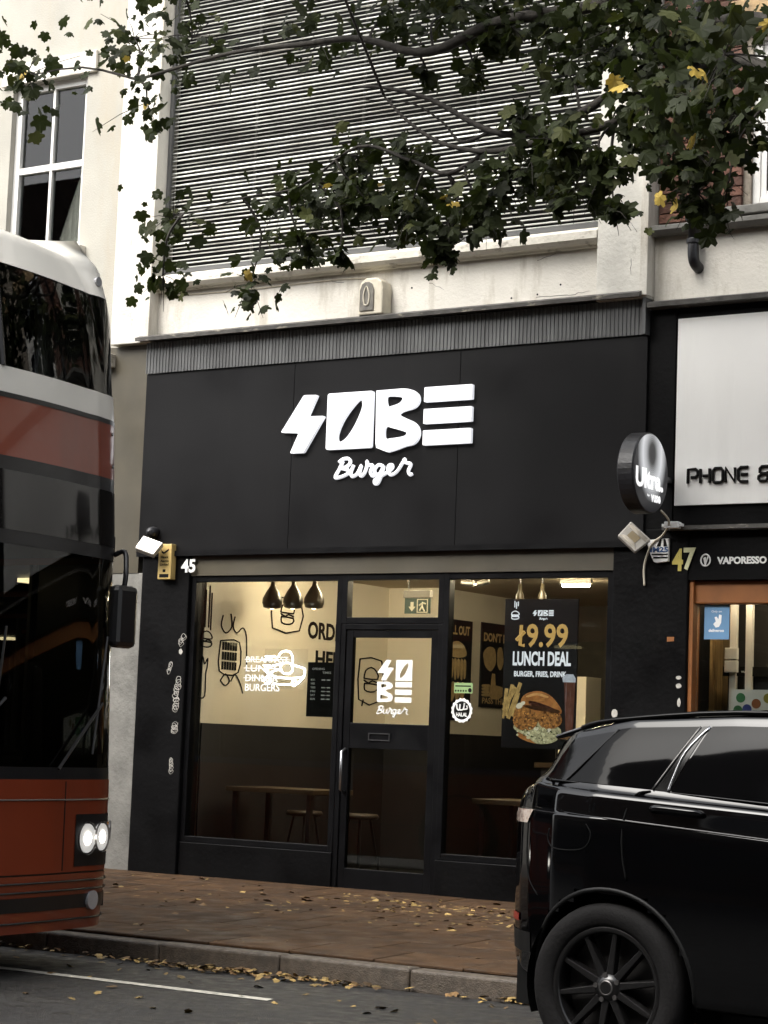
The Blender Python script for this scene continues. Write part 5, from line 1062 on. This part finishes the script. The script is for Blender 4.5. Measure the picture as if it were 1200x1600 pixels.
# side windows: glass and pillars along both sides
for z0, z1, pm_ in ((1.17, 2.42, M_bblack), (3.44, 4.06, M_bcream)):
    for (s0, s1) in ((0, ia-1), (ib+1, NF-1)):
        for k in range(s0, s1, 3):
            band('side_window', z0, z1, M_bglass, k, min(k+3, s1), inset=.006, nz=2)
        mb = MB()
        for k in list(range(s0, s1+1, 3)):
            p0, p1 = Vector(bus_pt(k, z0, -.003)), Vector(bus_pt(k, z1, -.003)); mb.tube([p0, p1], .035, 6)
        mb.build('window_pillars', pm_, BUS)
# rear wall, decks, interior
MB().box(-BL-.02, -BL, -HW, HW, .3, 4.38).build('rear_panel', M_red, BUS)
MB().box(-BL+.05, -.25, -HW+.06, HW-.06, .34, .42).build('lower_floor', M_plast, BUS); MB().box(-BL+.05, -.3, -HW+.06, HW-.06, 2.46, 2.58).build('upper_floor', M_plast, BUS)
MB().box(-BL+.05, -.75, -HW+.4, HW-.4, 4.32, 4.35).build('roof_lining', pm('roof_lining', (.5, .48, .42), .8), BUS)
MB().box(-BL+.1, -.28, -HW+.1, HW-.1, .42, 1.08).build('dashboard', M_plast, BUS)
M_seat = pm('seat_fabric', (.03, .035, .09), .8, var=.3, scale=12)
for k in range(8):
    for yy in (-.8, -.3, .3, .8):
        st_ = MB().box(-1.15-k*.95, -1.07-k*.95, yy-.21, yy+.21, 2.98, 3.68).box(-1.07-k*.95, -.65-k*.95, yy-.21, yy+.21, 2.90, 3.0); st_.build('upper_seat', M_seat, BUS, bevel=.03)
for yy in (-.85, .85): MB().cyl((-1.0, yy, .5), (-1.0, yy, 2.46), .018, 8).build('grab_pole', pm('yellow_pole', (.55, .4, .03), .4), BUS)
MB().box(-1.6, -1.5, -.95, -.45, 1.0, 1.85).build('driver_seat', M_seat, BUS, bevel=.04)
MB().tube([(-.45, -.45+.2*math.cos(t_)-.25, 1.25+.2*math.sin(t_)) for t_ in np.linspace(0, 6.283, 20)], .015, 6).build('steering_wheel', M_bblack, BUS)
for k in range(6): MB().box(-2.2-k*1.4, -1.95-k*1.4, -.06, .06, 2.42, 2.45).build('ceiling_lamp', pm('warm_strip', (.9, .8, .5), .4, emit=.9, ecol=(1, .8, .45), var=0), BUS)
# lamps on the front
M_hl = pm('lit_headlamp', (.9, .9, .88), .2, emit=.07, ecol=(1, .96, .88), var=0)
def on_front(yv, z, off=0.):
    best = min(range(ia, ib+1), key=lambda i: abs(bus_pt(i, z)[1]-yv)); p = Vector(bus_pt(best, z, -off)); a, b = Vector(bus_pt(best-1, z)), Vector(bus_pt(best+1, z)); d = (b-a).normalized(); return p, Vector((d.y, -d.x, 0))
for sd_ in (-1, 1):
    cl_ = MB(); i0 = [i for i in range(ia, ib+1) if sd_*bus_pt(i, .75)[1] > .62 and sd_*bus_pt(i, .75)[1] < 1.19]
    hb = band('lamp_cluster', .60, .90, M_bblack, min(i0), max(i0), inset=-.004)
    for yv, z, r_2, m_ in ((sd_*.74, .76, .085, M_hl), (sd_*.93, .765, .08, M_hl), (sd_*1.06, .80, .05, pm('indicator', (.6, .22, .03), .15))):
        p, n_ = on_front(yv, z, .006); n_ = n_ if n_.x > 0 else -n_; MB().tube([p-n_*.01, p+n_*.012], r_2, 20).build('head_lamp' if m_ is M_hl else 'indicator', m_, hb)
        if m_ is M_hl: MB().tube([p+n_*.012, p+n_*.017], r_2*.42, 16).build('bulb', pm('lit_bulb', (1, 1, 1), .2, emit=4, ecol=(1, .95, .85), var=0), hb)
        MB().tube([p+n_*.006+Vector((0, 0, 0)), p+n_*.018], r_2*1.14, 20, cap=False).build('lamp_bezel', M_alu, hb)
for yv in (.55, -.55):
    a_, _ = on_front(yv, .58, .001); b_, _ = on_front(yv, 1.09, .001); MB().tube([a_, b_], .004, 5).build('panel_seam', M_bblack, BUS)
for zz in (.30, .47, .52):
    q_ = [Vector(bus_pt(i, zz, -.008)) for i in range(ia+4, ib-3)]; MB().tube(q_, .006, 5).build('bumper_slot', M_bblack, BUS)
q_ = [Vector(bus_pt(i, .985, -.003)) for i in range(ia+1, ib)]; MB().tube(q_, .005, 5).build('bright_strip', M_alu, BUS)
for sd_ in (-1, 1):
    p, n_ = on_front(sd_*.86, .40, .004); n_ = n_ if n_.x > 0 else -n_; MB().tube([p-n_*.01, p+n_*.014], .055, 18).build('fog_lamp', pm('lamp_lens', (.35, .35, .36), .08, coat=1), BUS)
    for zz in (3.0, 3.2):
        p, n_ = on_front(sd_*1.02, zz, .002); MB().tube([p-n_*.004, p+n_*.006], .012, 10).build('panel_fixing', M_alu, BUS)
    p, n_ = on_front(sd_*.98, 4.16, .002); n_ = n_ if n_.x > 0 else -n_; MB().tube([p-n_*.01, p+n_*.015], .03, 12).build('marker_lamp', MATS['lamp_lens'], BUS)
for yv in (0., .5, -.5):
    a_, _ = on_front(yv, 3.44, .0); b_, _ = on_front(yv, 4.06, .0)
    if yv == 0.: MB().tube([a_, b_], .018, 6).build('screen_divider', M_bblack, BUS)
# wipers and mirrors
for yv in (.35, -.55):
    p, n_ = on_front(yv, 1.16, .03); q_, _ = on_front(yv+.5, 1.55, .03); e_, _ = on_front(yv+.55, 1.95, .03); g_, _ = on_front(yv+.42, 1.25, .03)
    MB().tube([p, q_], .010, 6).tube([g_, e_], .008, 6).build('wiper', M_bblack, BUS)
for sd_ in (-1, 1):
    p, n_ = on_front(sd_*1.10, 2.46, .0); mr = MB().tube(smooth_path([p, p+Vector((.07, sd_*.02, .02)), p+Vector((.12, -sd_*.02, -.10)), p+Vector((.12, -sd_*.03, -.2))], 4), .016, 8).build('mirror_arm', M_bblack, BUS, smooth=True)
    c = p+Vector((.12, -sd_*.04, -.38)); MB().box(c.x-.04, c.x+.05, c.y-.10, c.y+.10, c.z-.19, c.z+.19).build('mirror_head', M_bblack, mr, bevel=.035)
for xx in (-2.6, -8.2):
    for sd_ in (-1, 1): wheel(BUS, xx, sd_*1.08, .48, .28, sd_, 8)
MB().box(-BL+.3, -.5, -1.0, 1.0, .22, .36).build('chassis', M_seam, BUS)
